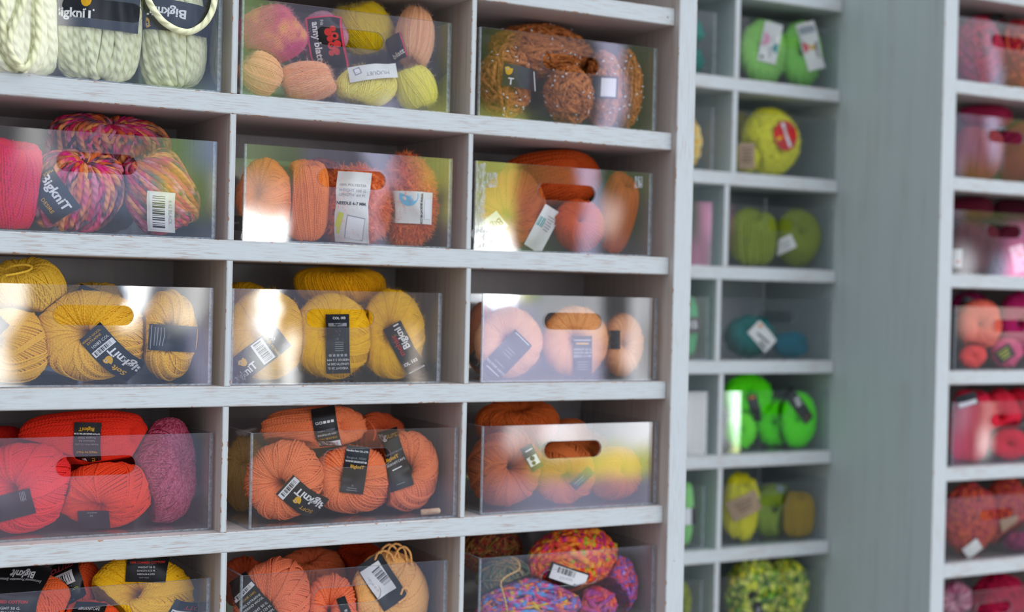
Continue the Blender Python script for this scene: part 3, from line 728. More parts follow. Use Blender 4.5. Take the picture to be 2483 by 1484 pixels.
def finish_one(q):
    globals_ = q['a']; cols, preset, label, group, labels, mat, cat, name, fuzz, specks, loops, dd, fz = (globals_[x] for x in ('cols', 'preset', 'label', 'group', 'labels', 'mat', 'cat', 'name', 'fuzz', 'specks', 'loops', 'dd', 'fz'))
    rs = np.random.default_rng(globals_['seed'] + 1000)
    b = BINS[q['cell']]; c, V, P, N, R, H, HF, F, U, RM, k = (q[x] for x in ('c', 'V', 'P', 'N', 'R', 'H', 'HF', 'F', 'U', 'RM', 'k')); top = b['top']
    allV = np.vstack([V, H]); allF = np.vstack([F, HF + len(V)]); allU = np.vstack([U, np.repeat(rs.uniform(0, 3, len(HF)), 4)[:, None] * np.array([[1., 0.]])])
    mt = ymat(preset, cols, d=dd, **mat)
    root = empty(name, c, label, cat, group)
    build('winding', allV, allF, mt, root, allU, smooth=True)
    if fz and fuzz:
        n, ln, wd = fz
        n = int(n * min(1.6, (RM / .055) ** 2)); idx = rs.integers(0, len(P), n)
        p0 = P[idx]; d0 = N[idx] + rs.normal(size=(n, 3)) * .75; d0 /= np.linalg.norm(d0, axis=1)[:, None]
        ll = ln * rs.uniform(.4, 1.1, n)[:, None]; d1 = d0 + rs.normal(size=(n, 3)) * .5 + np.array([0, 0, -.25 if preset == 'fur' else 0.]); d1 /= np.linalg.norm(d1, axis=1)[:, None]
        s0 = np.cross(d0, rs.normal(size=(n, 3))); s0 /= np.linalg.norm(s0, axis=1)[:, None]
        a0 = p0 + s0 * wd; b0 = p0 - s0 * wd; m0 = p0 + d0 * ll * .55; a1 = m0 + s0 * wd * .8; b1 = m0 - s0 * wd * .8; tip = m0 + d1 * ll * .45
        tipa = tip + s0 * wd * .15; tipb = tip - s0 * wd * .15
        HV = np.stack([a0, b0, a1, b1, tipa, tipb], 1)
        # keep fibres inside the bin
        HV = squeeze(HV.reshape(-1, 3), q['planes'])
        HV[:, 1] = np.maximum(HV[:, 1], b['y0'] + .0008 - c[1]); HV[:, 2] = np.maximum(HV[:, 2], b['z'] + .0006 - c[2])
        HV[:, 0] = np.clip(HV[:, 0], b['x0'] + .0006 - c[0], b['x1'] - .0006 - c[0])
        HV[:, 1] = np.minimum(HV[:, 1], b['y1'] - .0008 - c[1]); HV[:, 2] = np.minimum(HV[:, 2], top - .0002 - c[2])
        o = np.arange(n)[:, None] * 6
        FF = np.stack([np.concatenate([o, o + 1, o + 3, o + 2], 1), np.concatenate([o + 2, o + 3, o + 5, o + 4], 1)], 1).reshape(-1, 4)
        fc = cols[int(rs.integers(0, len(cols)))] if len(cols) > 1 else cols[0]
        hl = tuple(min(255, int(v + (255 - v) * .22)) for v in fc)
        hm = mt if preset in ('fur', 'farfuzz', 'boucle', 'ribbon', 'lock') else fmat(tuple(min(255, int(v + (255 - v) * .5)) for v in fc) if preset == 'sparkle' else hl)
        fu = np.repeat(rs.uniform(0, 9, n), 8); fu = np.stack([fu, np.zeros_like(fu)], 1)
        tag(build('fur', HV, FF, hm, root, fu, smooth=True), kind='stuff')
    if specks:
        n = specks; idx = rs.integers(0, len(P), n)
        an = np.linspace(0, 2 * math.pi, 6, endpoint=False)
        e1 = rs.normal(size=(n, 3)); nn = N[idx] + rs.normal(size=(n, 3)) * .35; nn /= np.linalg.norm(nn, axis=1)[:, None]
        e1 -= nn * (e1 * nn).sum(1)[:, None]; e1 /= np.linalg.norm(e1, axis=1)[:, None]; e2 = np.cross(nn, e1)
        ctr = P[idx] + nn * (R[idx] * RM + .0016)[:, None]
        SV = ctr[:, None, :] + (np.cos(an)[None, :, None] * e1[:, None, :] * .0025 + np.sin(an)[None, :, None] * e2[:, None, :] * .0013)
        top_ = SV + nn[:, None, :] * .0007
        VV = squeeze(np.concatenate([SV, top_], 1).reshape(-1, 3), q['planes']); VV = np.clip(VV, np.array([b['x0'], b['y0'], b['z']]) + .0006 - c, np.array([b['x1'], b['y1'], top]) - .0006 - c); o = np.arange(n)[:, None] * 12
        fl = []
        for w6 in range(6): fl.append(np.concatenate([o + w6, o + (w6 + 1) % 6, o + 6 + (w6 + 1) % 6, o + 6 + w6], 1))
        fl += [np.concatenate([o + 6, o + 7, o + 8, o + 9], 1), np.concatenate([o + 9, o + 10, o + 11, o + 6], 1)]
        tag(build('specks', VV, np.concatenate(fl, 0), INK['white'], root), kind='stuff')
    for lp in loops:            # loose strand hanging off the ball: list of (px, py, Y)
        nm, pts_, ld, lc = lp
        K = np.array([at(*g_) for g_ in pts_]) - c
        tt = np.linspace(0, len(K) - 1, len(K) * 10); cr = np.stack([np.interp(tt, np.arange(len(K)), K[:, ax_]) for ax_ in range(3)], 1)
        for _ in range(4):
            cr[1:-1] = (cr[:-2] + 2 * cr[1:-1] + cr[2:]) / 4
            cr[2:-2] = (cr[:-4] + cr[1:-3] + cr[2:-2] + cr[3:-1] + cr[4:]) / 5
        tv, tf, tu = tube(cr, np.full(len(cr), ld / 2), np.tile(TOCAM, (len(cr), 1)), 8)
        build(nm, tv, tf, ymat(preset, lc or cols, d=dd, **mat), root, tu, smooth=True)
    if labels:
        bv = BVHTree.FromPolygons([tuple(v) for v in allV], [tuple(f) for f in allF.tolist()])
        for lb in labels: paper(root, bv, k, max(q['rad']), c, b, q['planes'], .006 if preset == 'fur' else (.0034 if preset in ('boucle', 'ribbon', 'lock') else .0024) if fz else .0011, *lb)

def paper(root, bv, k, R0, c, b, planes, off, dx, dy, ln, wd, ang, col, elems=(), name='label_band'):
    """paper band hugging the winding: centre dx, dy px from the ball centre, ln x wd px, its length axis turned ang degrees; elements in px along and across"""
    nu, nv = max(8, int(ln / 5)), max(6, int(wd / 5))
    a = math.radians(ang); ea = RIGHT * math.cos(a) + UP * math.sin(a); eb = -RIGHT * math.sin(a) + UP * math.cos(a)
    o = RIGHT * dx * k - UP * dy * k
    D = np.full((nu + 1, nv + 1), np.nan)
    for i in range(nu + 1):
        for j in range(nv + 1):
            q = o + ea * ((i / nu - .5) * ln * k) + eb * ((j / nv - .5) * wd * k) + TOCAM * (R0 * 2.5)
            h = bv.ray_cast(Vector(q), Vector(-TOCAM))
            if h[0] is not None: D[i, j] = np.array(h[0]) @ TOCAM
    good = ~np.isnan(D)
    if not good.any(): return
    D[~good] = np.nanmin(D)
    D = np.where(D < np.nanmedian(D) - R0 * .9, np.nanmedian(D) - R0 * .9, D)
    raw = D.copy()
    for it in range(9):
        E = np.pad(D, 1, mode='edge')
        if it < 2: D = np.max([E[1 + p:E.shape[0] - 1 + p, 1 + r:E.shape[1] - 1 + r] for p in (-1, 0, 1) for r in (-1, 0, 1)], 0)
        else: D = np.maximum((E[:-2, 1:-1] + E[2:, 1:-1] + E[1:-1, :-2] + E[1:-1, 2:] + 2 * D) / 6, raw)
    D = D + off + (.0006 if 'tag' in name else 0)
    def pos(x, y, up=0.0):
        """label px -> world offset, bilinear on the depth grid"""
        fi = np.clip((x / ln + .5) * nu, 0, nu - 1e-6); fj = np.clip((y / wd + .5) * nv, 0, nv - 1e-6)
        i0 = fi.astype(int); j0 = fj.astype(int); u = fi - i0; v = fj - j0
        dep = D[i0, j0] * (1 - u) * (1 - v) + D[i0 + 1, j0] * u * (1 - v) + D[i0, j0 + 1] * (1 - u) * v + D[i0 + 1, j0 + 1] * u * v + up
        p = o + np.outer(x * k, ea) + np.outer(y * k, eb) + np.outer(dep, TOCAM)
        lim = b['y0'] + .0008 - c[1] + (0 if up else .0004)
        p[:, 1] = np.clip(p[:, 1], lim, b['y1'] - .001 - c[1]); p[:, 0] = np.clip(p[:, 0], b['x0'] + .0008 - c[0], b['x1'] - .0008 - c[0]); p[:, 2] = np.clip(p[:, 2], b['z'] + .0008 - c[2], b['top'] - .0004 - c[2])
        return squeeze(p, planes)
    gx, gy = np.meshgrid(np.linspace(-.5, .5, nu + 1) * ln, np.linspace(-.5, .5, nv + 1) * wd, indexing='ij')
    if name.startswith('round'):
        ex, ey = gx / ln * 2, gy / wd * 2; gx, gy = ex * np.sqrt(1 - ey * ey / 2) * ln / 2, ey * np.sqrt(1 - ex * ex / 2) * wd / 2
    V = pos(gx.ravel(), gy.ravel()); Vb = V - TOCAM * .0003
    ii = np.arange(nu)[:, None] * (nv + 1); jj = np.arange(nv)[None, :]
    F = np.stack([ii + jj, ii + nv + 1 + jj, ii + nv + 2 + jj, ii + 1 + jj], -1).reshape(-1, 4)
    lab = build(name, np.vstack([V, Vb]), np.vstack([F, F[:, ::-1] + len(V)]), PAPER[col], root, smooth=True)
    if elems:
        co = []; fs = []; mi = []; mats = []; m = 0
        for n, (p2, f2, ink) in enumerate(art(elems)):
            inside = (np.abs(p2[:, 0]) <= ln / 2) & (np.abs(p2[:, 1]) <= wd / 2)
            keep = [f for f in f2 if all(inside[q] for q in f)]
            if not keep: continue
            co.append(pos(p2[:, 0], p2[:, 1], .00035 + .00006 * (n % 7)))
            if ink not in mats: mats.append(ink)
            fs += [tuple(q + m for q in f) for f in keep]; mi += [mats.index(ink)] * len(keep); m += len(p2)
        if co: build('lettering', np.vstack(co), fs, [INK[q] for q in mats], lab, mi=mi)
# ------------------------------------------------------------------ what lies in the bins
for k, b in BINS.items(): b['top'] = b['zs'] + .2 - T - .0012
CREAM = [(252, 244, 186)]
GC = 'cream chunky skeins in the top left bin'
BIG = lambda a, b, s, rot=0, ink='white', txt='BigkniT': ('t', txt, a, b, s, rot, ink, 1)
def bar(a, b, w, h, rot=0): return [('r', a, b, w * 1.12, h * 1.5, rot, 'white'), ('bar', a, b, w, h, rot)]
def lines(a, b, n, step, w, ink='grey', rot=0): return [('r', a, b - i * step, w * (1 - .13 * ((i * 7) % 3)), step * .34, rot, ink) for i in range(n)]

# --- first row
yarn('R1C1', 238, 62, 102, 146, CREAM, 'chunky', 'cream chunky skein standing upright, its navy band with upright lettering', GC, ax=(.05, 1, .1), dy=.004, cat='yarn skein', name='yarn_skein',
     labels=[(0, -20, 205, 86, -3, 'navy', [BIG(-36, -14, 31), ('chick', -10, 19, 27, 0, 1)]), (72, -24, 16, 44, 0, 'white', [('r', 4, 0, 7, 40, 0, 'grey')], 'paper_tag')], over=dict(h=1.45))
yarn('R1C1', 428, 74, 90, 143, CREAM, 'chunky', 'cream chunky skein at the bin end, its navy band upside down', GC, ax=(-.05, 1, .1), dy=.006, cat='yarn skein', name='yarn_skein',
     labels=[(2, -22, 176, 74, -4, 'navy', [('t', 'BigkniT', 0, 10, 29, 180, 'white', 1), ('chick', -44, -22, 24, 180, 1)])], over=dict(h=1.45),
     loops=[('loose_strand', [(352, -34, -.002), (360, 6, -.006), (392, 52, -.007), (428, 74, -.007), (462, 80, -.007), (498, 58, -.007), (518, 22, -.006), (524, -34, -.002)], .0088, None)])
yarn('R1C1', 46, 60, 92, 138, CREAM, 'chunky', 'cream chunky skein at the left edge with two long loops hanging in front', GC, ax=(0, 1, .1), dy=.006, cat='yarn skein', name='yarn_skein', over=dict(h=1.45),
     loops=[('loose_strand', [(6, -60, -.002), (8, 20, -.006), (6, 70, -.007), (16, 130, -.007), (40, 164, -.008), (66, 166, -.008), (84, 140, -.008), (94, 90, -.007), (92, 20, -.006), (90, -60, -.002)], .0088, None),
            ('loose_strand', [(66, -60, -.012), (58, 10, -.015), (34, 60, -.016), (22, 96, -.016), (26, 130, -.016), (48, 158, -.016)], .0080, None)])
GF = 'fuzzy pastel balls in the pink and yellow bin'
yarn('R1C2', 655, 84, 84, 72, [(226, 196, 70), (232, 150, 110), (206, 84, 120), (198, 70, 110), (236, 140, 90)], 'sparkle', 'fuzzy pink ball with a yellow cap, upper left of the pastel bin', GF, dy=.002, mat=dict(mode='pos', scale=16, pos=(1.2, 0, 3)))
yarn('R1C2', 632, 185, 52, 61, [(246, 172, 130), (240, 160, 120)], 'sparkle', 'small fuzzy peach ball in the lower left corner of the pastel bin', GF, dy=.001)
yarn('R1C2', 745, 203, 68, 54, [(248, 176, 134), (244, 158, 108)], 'sparkle', 'fuzzy peach ball second from left on the pastel bin floor', GF, dy=.001)
yarn('R1C2', 887, 218, 72, 54, [(244, 214, 90), (240, 226, 130)], 'sparkle', 'fuzzy yellow ball on the bin floor under a white paper tag', GF, dy=.001,
     labels=[(20, -30, 112, 38, 11, 'white', [('t', 'MUQUET', 12, -4, 13, 180, 'grey'), ('r', -34, 6, 17, 17, 15, 'grey'), ('r', -34, 6, 12, 12, 15, 'white')], 'paper_tag')])
yarn('R1C2', 1010, 222, 56, 60, [(240, 224, 100), (228, 214, 84)], 'sparkle', 'fuzzy yellow ball in the lower right corner of the pastel bin', GF, dy=.001)
yarn('R1C2', 880, 62, 76, 70, [(238, 206, 40), (226, 190, 24)], 'sparkle', 'bright yellow fuzzy ball on top, seen through the hand slot', GF, dy=.05)
yarn('R1C2', 1012, 95, 54, 76, [(246, 170, 122), (244, 184, 144)], 'sparkle', 'fuzzy peach ball at the upper right with a black tag on its left', GF, dy=.012,
     labels=[(-42, 28, 44, 62, 18, 'black', [('t', 'blatt', 2, -16, 17, 8, 'white', 1), ('r', 20, 0, 3, 60, 0, 'pink')], 'paper_tag'), (52, 62, 22, 66, -28, 'white', (), 'paper_tag')])
yarn('R1C2', 782, 92, 58, 62, [(190, 130, 150), (206, 150, 160)], 'sparkle', 'mauve fuzzy ball behind the black tag with a pink border', GF, dy=.03,
     labels=[(14, 14, 84, 118, 7, 'black', [('r', 0, 57, 84, 4, 0, 'pink'), ('r', 0, -57, 84, 5, 0, 'pink'), ('r', -40, 0, 4, 118, 0, 'pink'), ('r', 39, 0, 5, 118, 0, 'pink'), ('t', 'anny blatt', -22, 0, 23, -90, 'white', 1), ('t', 'Fils', -4, 42, 11, -90, 'white'),
                                           ('o', 8, 18, 9, 'red'), ('o', 20, 26, 7, 'red'), ('o', 22, 8, 9, 'red'), ('o', 10, 2, 7, 'red'), ('o', 12, -14, 9, 'red'), ('o', 26, -10, 8, 'red'), ('o', 20, -26, 8, 'red'), ('o', 8, -30, 6, 'red'), ('o', 8, 18, 4, 'black'), ('o', 22, 8, 4, 'black'), ('o', 12, -14, 4, 'black')], 'paper_tag')], fuzz=False)
BROWN = [(160, 92, 44), (186, 112, 58), (140, 78, 38)]
GB = 'brown looped skeins in the speckled bin'
kb = dict(mat=dict(scale=14), cat='yarn skein', name='yarn_skein')
yarn('R1C3', 1316, 112, 126, 78, BROWN, 'boucle', 'brown looped skein with white specks lying on top of the others', GB, dy=.04, specks=95, ax=(1, .2, .2), **kb)
yarn('R1C3', 1224, 205, 66, 95, BROWN, 'boucle', 'brown speckled skein at the left with a chick on its navy band', GB, dy=.004, specks=90, ax=(.1, 1, .2),
     labels=[(36, -4, 82, 52, -6, 'navy', [('chick', -28, 10, 20, 0, 1), ('t', 'T', -20, -14, 22, 0, 'white', 1), ('r', 36, 0, 2, 46, 10, 'white')])], **kb)
yarn('R1C3', 1378, 234, 60, 74, BROWN, 'boucle', 'brown speckled skein in the middle of the bin floor below the slot', GB, dy=.004, specks=70, ax=(.1, 1, .2), **kb)
yarn('R1C3', 1462, 215, 44, 92, BROWN, 'boucle', 'brown speckled skein whose navy band carries a white square', GB, dy=.012, specks=70, ax=(0, 1, .2),
     labels=[(2, 2, 62, 54, -3, 'navy', [('r', 8, 0, 36, 44, 0, 'white')])], **kb)
yarn('R1C3', 1540, 218, 42, 94, BROWN, 'boucle', 'brown speckled skein standing at the right end of the bin', GB, dy=.004, specks=70, ax=(0, 1, .1), **kb)

# --- second row
MIX = [(196, 22, 84), (206, 100, 46), (92, 70, 84), (206, 40, 110), (218, 140, 84), (80, 50, 60), (206, 120, 144), (176, 16, 70), (190, 84, 40)]
GM = 'mottled magenta and orange skeins'
yarn('R2C1', -2, 455, 100, 118, [(224, 20, 92), (226, 36, 60)], 'cotton', 'smooth crimson skein at the left edge beside the mottled yarn', ax=(.25, 1, .25), cat='yarn skein', name='yarn_skein', over=dict(h=1.3))
yarn('R2C1', 265, 345, 134, 84, MIX, 'lock', 'mottled pink and orange skein lying on top of the bin', GM, ax=(.3, 1, .5), dy=.05, mat=dict(scale=3.2), cat='yarn skein', name='yarn_skein')
yarn('R2C1', 182, 468, 114, 104, MIX, 'lock', 'mottled skein at centre left with a tilted navy band', GM, ax=(.5, 1, .4), dy=.004, mat=dict(scale=3.2), cat='yarn skein', name='yarn_skein',
     labels=[(-32, 17, 112, 78, -58, 'navy', [BIG(0, 8, 31, 0), ('t', 'DESIRE', 16, -22, 13, 0, 'yellow'), ('t', 'MADE IN ITALY', -46, 2, 10, -88, 'yellow')])])
yarn('R2C1', 404, 470, 108, 106, MIX[::-1], 'lock', 'mottled skein at right with a white bar code band', GM, ax=(-.4, 1, .4), dy=.004, mat=dict(scale=3.2), cat='yarn skein', name='yarn_skein',
     labels=[(18, 52, 62, 94, -4, 'white', bar(-4, 0, 76, 28, 90) + [('t', '6 62 BLACK', 22, 0, 11, -90, 'grey')])])
ORG = [(246, 126, 58)]
GO = 'orange yarn in the furry bin'
yarn('R2C2', 632, 486, 76, 102, ORG, 'mohair', 'orange mohair ball at the left with strands crossing over it', GO, ax=(-.35, .25, .9), dy=.004, over=dict(d=.0024),
     labels=[(-58, 62, 34, 46, 80, 'black', [('t', 'MAI.B', 0, 10, 8, -78, 'white')])])
yarn('R2C2', 742, 490, 54, 102, ORG, 'mohair', 'orange mohair ball second from left with level strands', GO, ax=(.1, 1, .25), dy=.004, over=dict(d=.0024, h=1.4), fuzz=False)
yarn('R2C2', 862, 500, 84, 92, [(242, 120, 62), (246, 138, 82)], 'fur', 'furry orange skein in the middle with a tall white paper band', GO, dy=.004, cat='yarn skein', name='yarn_skein',
     labels=[(0, 8, 80, 168, -3, 'white', [('t', '100% POLYESTER', 0, 51, 8.5, 0, 'grey'), ('t', 'WEIGHT 100 G.', 0, 38, 9.5, 0, 'grey'), ('t', 'LENGTH  64 M.', 0, 27, 9.5, 0, 'grey'), ('t', 'NEEDLE 6-7 MM.', 0, 7, 10, 0, 'black', 1), ('r', -30, -40, 14, 50, -14, 'lime'), ('r', 8, -50, 42, 54, -8, 'grey'), ('r', 8, -51, 39, 51, -8, 'white'), ('bar', 4, -62, 26, 24, -4)])])
yarn('R2C2', 1000, 490, 74, 108, [(238, 116, 62), (244, 134, 78)], 'fur', 'furry orange skein at the right with a white band and a blue spot', GO, dy=.004, cat='yarn skein', name='yarn_skein',
     labels=[(-2, 20, 126, 76, -2, 'white', bar(-42, -6, 32, 26, -2) + [('o', 9, 26, 23, 'sky'), ('t', 'WWW.BIGKNIT48.COM', 40, -3, 7, -90, 'black', 1), ('t', 'BIGKNIT', -46, 16, 8, 0, 'grey'), ('t', '260', -30, -27, 9, 8, 'black'), ('r', 53, -3, 13, 46, 0, 'white')])])
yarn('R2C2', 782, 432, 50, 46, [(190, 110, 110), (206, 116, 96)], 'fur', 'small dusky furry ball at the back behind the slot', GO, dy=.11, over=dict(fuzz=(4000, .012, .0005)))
RUST = [(188, 72, 22)]
GR = 'rust skeins in the taped bin'
yarn('R2C3', 1338, 428, 114, 76, RUST, 'thick', 'rust skein lying on top with looping thick strands', GR, ax=(1, .15, .45), dy=.045, cat='yarn skein', name='yarn_skein', over=dict(d=.0040, hole=.2))
yarn('R2C3', 1243, 510, 84, 100, [(176, 84, 34)], 'cotton', 'tan rust ball at the left with white papers below', GR, ax=(-.15, -.3, .9), dy=.002,
     labels=[(-58, 52, 84, 46, 38, 'white', [('t', 'BigkniT', 2, 0, 24, 180, 'brown', 1)], 'paper_tag'), (74, 48, 46, 112, -28, 'white', [('r', -12, 12, 16, 24, 0, 'teal'), ('r', 21, 26, 5, 16, 0, 'rose')] + lines(6, 34, 6, 7, 18, 'grey'), 'paper_tag')])
yarn('R2C3', 1404, 546, 66, 62, RUST, 'cotton', 'rust ball on the bin floor below the slot', GR, ax=(.2, .3, .9), dy=.002)
yarn('R2C3', 1502, 515, 52, 96, [(172, 72, 28)], 'cotton', 'rust ball standing at the right end with slanting strands', GR, ax=(.4, .8, .4), dy=.002, over=dict(h=1.3))

# --- third row
GOLD = [(250, 172, 48)]
GG = 'golden wool balls in the middle left bin'
yarn('R3C1', 62, 692, 88, 74, [(250, 182, 58)], 'wool', 'golden wool ball heaped at upper left with loose loops on top', GG, ax=(-.1, .85, .5), dy=.02, over=dict(hole=.3),
     loops=[('loose_strand', [(14, 652, .05), (30, 644, .04), (60, 641, .035), (80, 646, .035), (72, 656, .03), (40, 664, .026), (14, 668, .026)], .0030, None)])
yarn('R3C1', 30, 842, 82, 92, GOLD, 'wool', 'golden wool ball on the bin floor at the left edge', GG, ax=(-.35, .1, .9), dy=.003,
     labels=[(-36, -52, 70, 62, -45, 'navy', [('t', 'Bi', 14, 2, 28, 10, 'white', 1)])])
yarn('R3C1', 222, 820, 118, 114, GOLD, 'wool', 'large golden ring ball with a tilted navy band reading upside down', GG, ax=(.06, .06, 1), dy=.003,
     labels=[(54, 40, 138, 66, -49, 'navy', [BIG(34, 12, 27, 180), ('chick', 12, -12, 21, 200, -1), ('t', 'Soft', 42, -17, 17, 180, 'yellow', 1)] + [('r', -16, 0, 15, 60, 0, 'white'), ('bar', -16, -2, 46, 10, 90), ('t', '10083', -33, -8, 11, 90, 'white'), ('t', 'COL', -33, 18, 10, 90, 'white'), ('t', 'EXTRAFINE', -47, -4, 8, 90, 'yellow'), ('t', 'MERINO WOOL', -56, -6, 8, 90, 'yellow')])])
yarn('R3C1', 424, 816, 80, 110, GOLD, 'wool', 'golden ring ball at the right end of the bin with a level navy band', GG, ax=(.25, .05, .95), dy=.003, over=dict(hole=.3),
     labels=[(22, 6, 108, 62, -4, 'navy', [('r', -48, 0, 2, 56, 0, 'grey')] + [('r', -40 + 6 * i, 2, 1.6, 44, 0, 'grey') for i in range(4)])])
yarn('R3C1', 226, 724, 66, 40, [(246, 178, 70)], 'wool', 'golden wool ball at the back under a navy paper', GG, dy=.11, ax=(0, .9, .4), snap=False,
     labels=[(20, -2, 96, 34, -22, 'navy', [('r', 6, 8, 60, 2, 0, 'grey'), ('r', 6, 2, 44, 2, 0, 'grey')], 'paper_tag')])
MUST = [(236, 174, 22)]
GU = 'mustard mohair balls'
yarn('R3C2', 824, 688, 104, 48, [(238, 166, 12)], 'mohair', 'flat mustard mohair ball lying on top of the others', GU, ax=(.05, .95, .25), dy=.045, rd=70, over=dict(alpha=.6))
yarn('R3C2', 644, 815, 92, 112, MUST, 'mohair', 'mustard mohair ball at left with a navy bar code band', GU, ax=(-.2, .1, .95), dy=.003,
     labels=[(-14, 52, 164, 64, 38, 'navy', [BIG(-48, -16, 25), ('chick', -34, 8, 21, 20, 1)] + bar(20, 0, 50, 22, -92) + [('t', '45% KID MOHAIR', 46, 0, 9, -92, 'yellow'), ('t', '100', 58, 14, 14, -92, 'white')])])
yarn('R3C2', 810, 808, 93, 96, MUST, 'mohair', 'mustard mohair ball in the middle with an upright navy band', GU, ax=(.02, .12, 1), dy=.003,
     labels=[(15, 18, 142, 56, -89, 'navy', [('r', -46, 0, 8, 44, 0, 'grey'), ('t', 'COL 103', -62, 4, 8, 90, 'white', 1), ('t', '21', -12, 0, 7, -90, 'grey'), ('t', 'BigkniT', -46, 2, 7, 90, 'black', 1)] + [('r', -4 + 5 * i, 4, 1.2, 20, 0, 'grey') for i in range(5)] + [('r', 27, -17 + 9 * i, 6, 6, 0, 'grey') for i in range(5)] + [('t', 'NEEDLE 2-3 MM.', 38, 0, 7.5, -90, 'white'), ('t', 'LENGTH 200 M.', 48, 0, 7.5, -90, 'white'), ('t', 'WEIGHT 20 G.', 58, 0, 7.5, -90, 'white')])])
yarn('R3C2', 980, 816, 90, 112, MUST, 'mohair', 'mustard mohair ball at right with a band slanting down', GU, ax=(-.1, .05, 1), dy=.003,
     labels=[(36, 40, 140, 48, -62, 'navy', [BIG(-38, 10, 23, 180, 'white', 'BigkniT'), ('t', 'mohair', -20, -10, 19, 180, 'red'), ('t', 'COL 103', 30, -6, 11, 90, 'white', 1), ('r', 52, 0, 3, 40, 0, 'white')] + [('r', 48 + 4 * i, 2, 1.4, 26, 0, 'grey') for i in range(2)])])
yarn('R3C2', 800, 902, 74, 34, MUST, 'mohair', 'mustard mohair ball tucked low behind the middle ball, band end showing', GU, dy=.075, fuzz=False,
     labels=[(30, 6, 56, 52, 0, 'navy', [('t', 'Big', 14, -6, 20, 90, 'white', 1), ('t', 'ohair', -12, -2, 16, 90, 'red')])])
yarn('R3C2', 950, 730, 62, 44, [(232, 172, 14)], 'mohair', 'mustard mohair ball at the back on the right', GU, dy=.13, fuzz=False, snap=False)
yarn('R3C2', 590, 735, 66, 50, [(228, 168, 20)], 'mohair', 'mustard mohair ball at the back on the left', GU, dy=.13, fuzz=False, snap=False)
PEACH = [(244, 166, 118)]
GP = 'peach mohair balls in the hazy bin'
yarn('R3C3', 1232, 836, 82, 90, PEACH, 'mohair', 'peach mohair ball at left with a slanting grey band', GP, ax=(.1, .1, 1), dy=.003,
     labels=[(-6, 33, 126, 58, 46, 'navy', [('r', 58, 0, 2, 44, 0, 'white'), ('t', 'YARN FOR HAND', -34, 4, 9, -90, 'white')] + [('r', -46, -2, 3, 40, 0, 'white'), ('r', -22, 0, 2, 30, 0, 'grey'), ('r', 4, 0, 1.4, 22, 0, 'grey'), ('r', 12, 0, 1.4, 22, 0, 'grey'), ('r', 20, 0, 1.4, 22, 0, 'grey')])])
yarn('R3C3', 1396, 836, 80, 92, [(246, 160, 100)], 'mohair', 'peach mohair ball in the middle seen through the slot', GP, ax=(.05, .1, 1), dy=.003,
     labels=[(14, 36, 100, 46, -90, 'navy', [('t', 'WEIGHT 20 G.', -18, 0, 7, 90, 'white'), ('t', 'LENGTH 200 M.', -10, 0, 7, 90, 'white'), ('t', 'NEEDLE 2-3 MM.', -2, 0, 7, 90, 'white'), ('r', -40, 0, 2, 40, 0, 'white'), ('r', -32, 0, 4, 30, 0, 'yellow')] + [('r', 12 + 6 * i, 0, 1.3, 26, 0, 'grey') for i in range(4)])])
yarn('R3C3', 1522, 842, 56, 80, PEACH, 'mohair', 'peach mohair ball at the right end with a navy stub of band', GP, ax=(.2, .1, 1), dy=.004,
     labels=[(-30, -14, 44, 44, 0, 'navy', [('r', -12, 0, 14, 38, 0, 'white'), ('bar', -12, 0, 34, 9, 90)])])
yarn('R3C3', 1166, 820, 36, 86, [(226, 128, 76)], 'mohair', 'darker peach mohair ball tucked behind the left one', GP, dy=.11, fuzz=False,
     labels=[(-8, 52, 40, 30, -40, 'navy', [('r', 8, 0, 2, 24, 0, 'white')])])

# --- fourth row
GRD = 'red and coral balls in the fourth row'
CORAL = [(236, 44, 40)]
yarn('R4C1', 38, 1190, 124, 112, [(234, 46, 46)], 'wool', 'large coral red ring ball at the left with a dark band in its middle', GRD, ax=(-.12, -.05, 1), dy=.003, over=dict(d=.0031),
     labels=[(-6, 36, 96, 62, 14, 'navy', [('r', 28, 14 - 5 * i, 2, 1.5, 0, 'grey') for i in range(3)] + [('r', 22 + 4 * i, 16, 1.5, 22, 0, 'grey') for i in range(4)])])
yarn('R4C1', 204, 1062, 130, 66, [(240, 44, 24)], 'skein', 'bright red skein lying across the top, band lettering upside down', GRD, ax=(1, .05, .15), dy=.02, cat='yarn skein', name='yarn_skein', over=dict(d=.0031, h=1.9), snap=False,
     labels=[(20, 8, 62, 98, -2, 'black', [('t', 'BigkniT', -2, 34, 12, 180, 'yellow', 1), ('t', 'WWW.BIGKNIT48.COM', 0, 22, 5.6, 180, 'white', 1), ('t', 'Bangkok 10260', 0, 13, 6.5, 180, 'grey'), ('t', 'Sukhumvit Rd.', 0, 5, 6.5, 180, 'grey'), ('t', 'Needles Park CO.,LTD', 0, -3, 5.6, 180, 'grey'), ('t', 'MADE IN ITALY', 0, -22, 7, 180, 'yellow'), ('t', 'B', -8, -42, 17, 90, 'white', 1), ('t', 'SU', 14, -42, 10, 90, 'yellow')])])
yarn('R4C1', 258, 1205, 108, 84, [(244, 62, 28)], 'wool', 'orange red ball on the bin floor below the slot, band at its foot', GRD, ax=(-.1, -.55, .8), dy=.004, over=dict(d=.0030),
     labels=[(-20, 56, 72, 44, -1, 'navy', [('t', '24', -6, 10, 7, 0, 'grey'), ('r', -4, 17, 22, 1.2, 0, 'grey')])])
yarn('R4C1', 404, 1140, 78, 124, [(152, 34, 64), (190, 90, 116)], 'skein', 'maroon skein with a silvery sheen standing at the right', GRD, ax=(1, .2, .3), dy=.01, cat='yarn skein', name='yarn_skein', mat=dict(scale=60, rough=.5), over=dict(d=.0030, h=.8))  # paler second dye colour paints the silky sheen into the strands
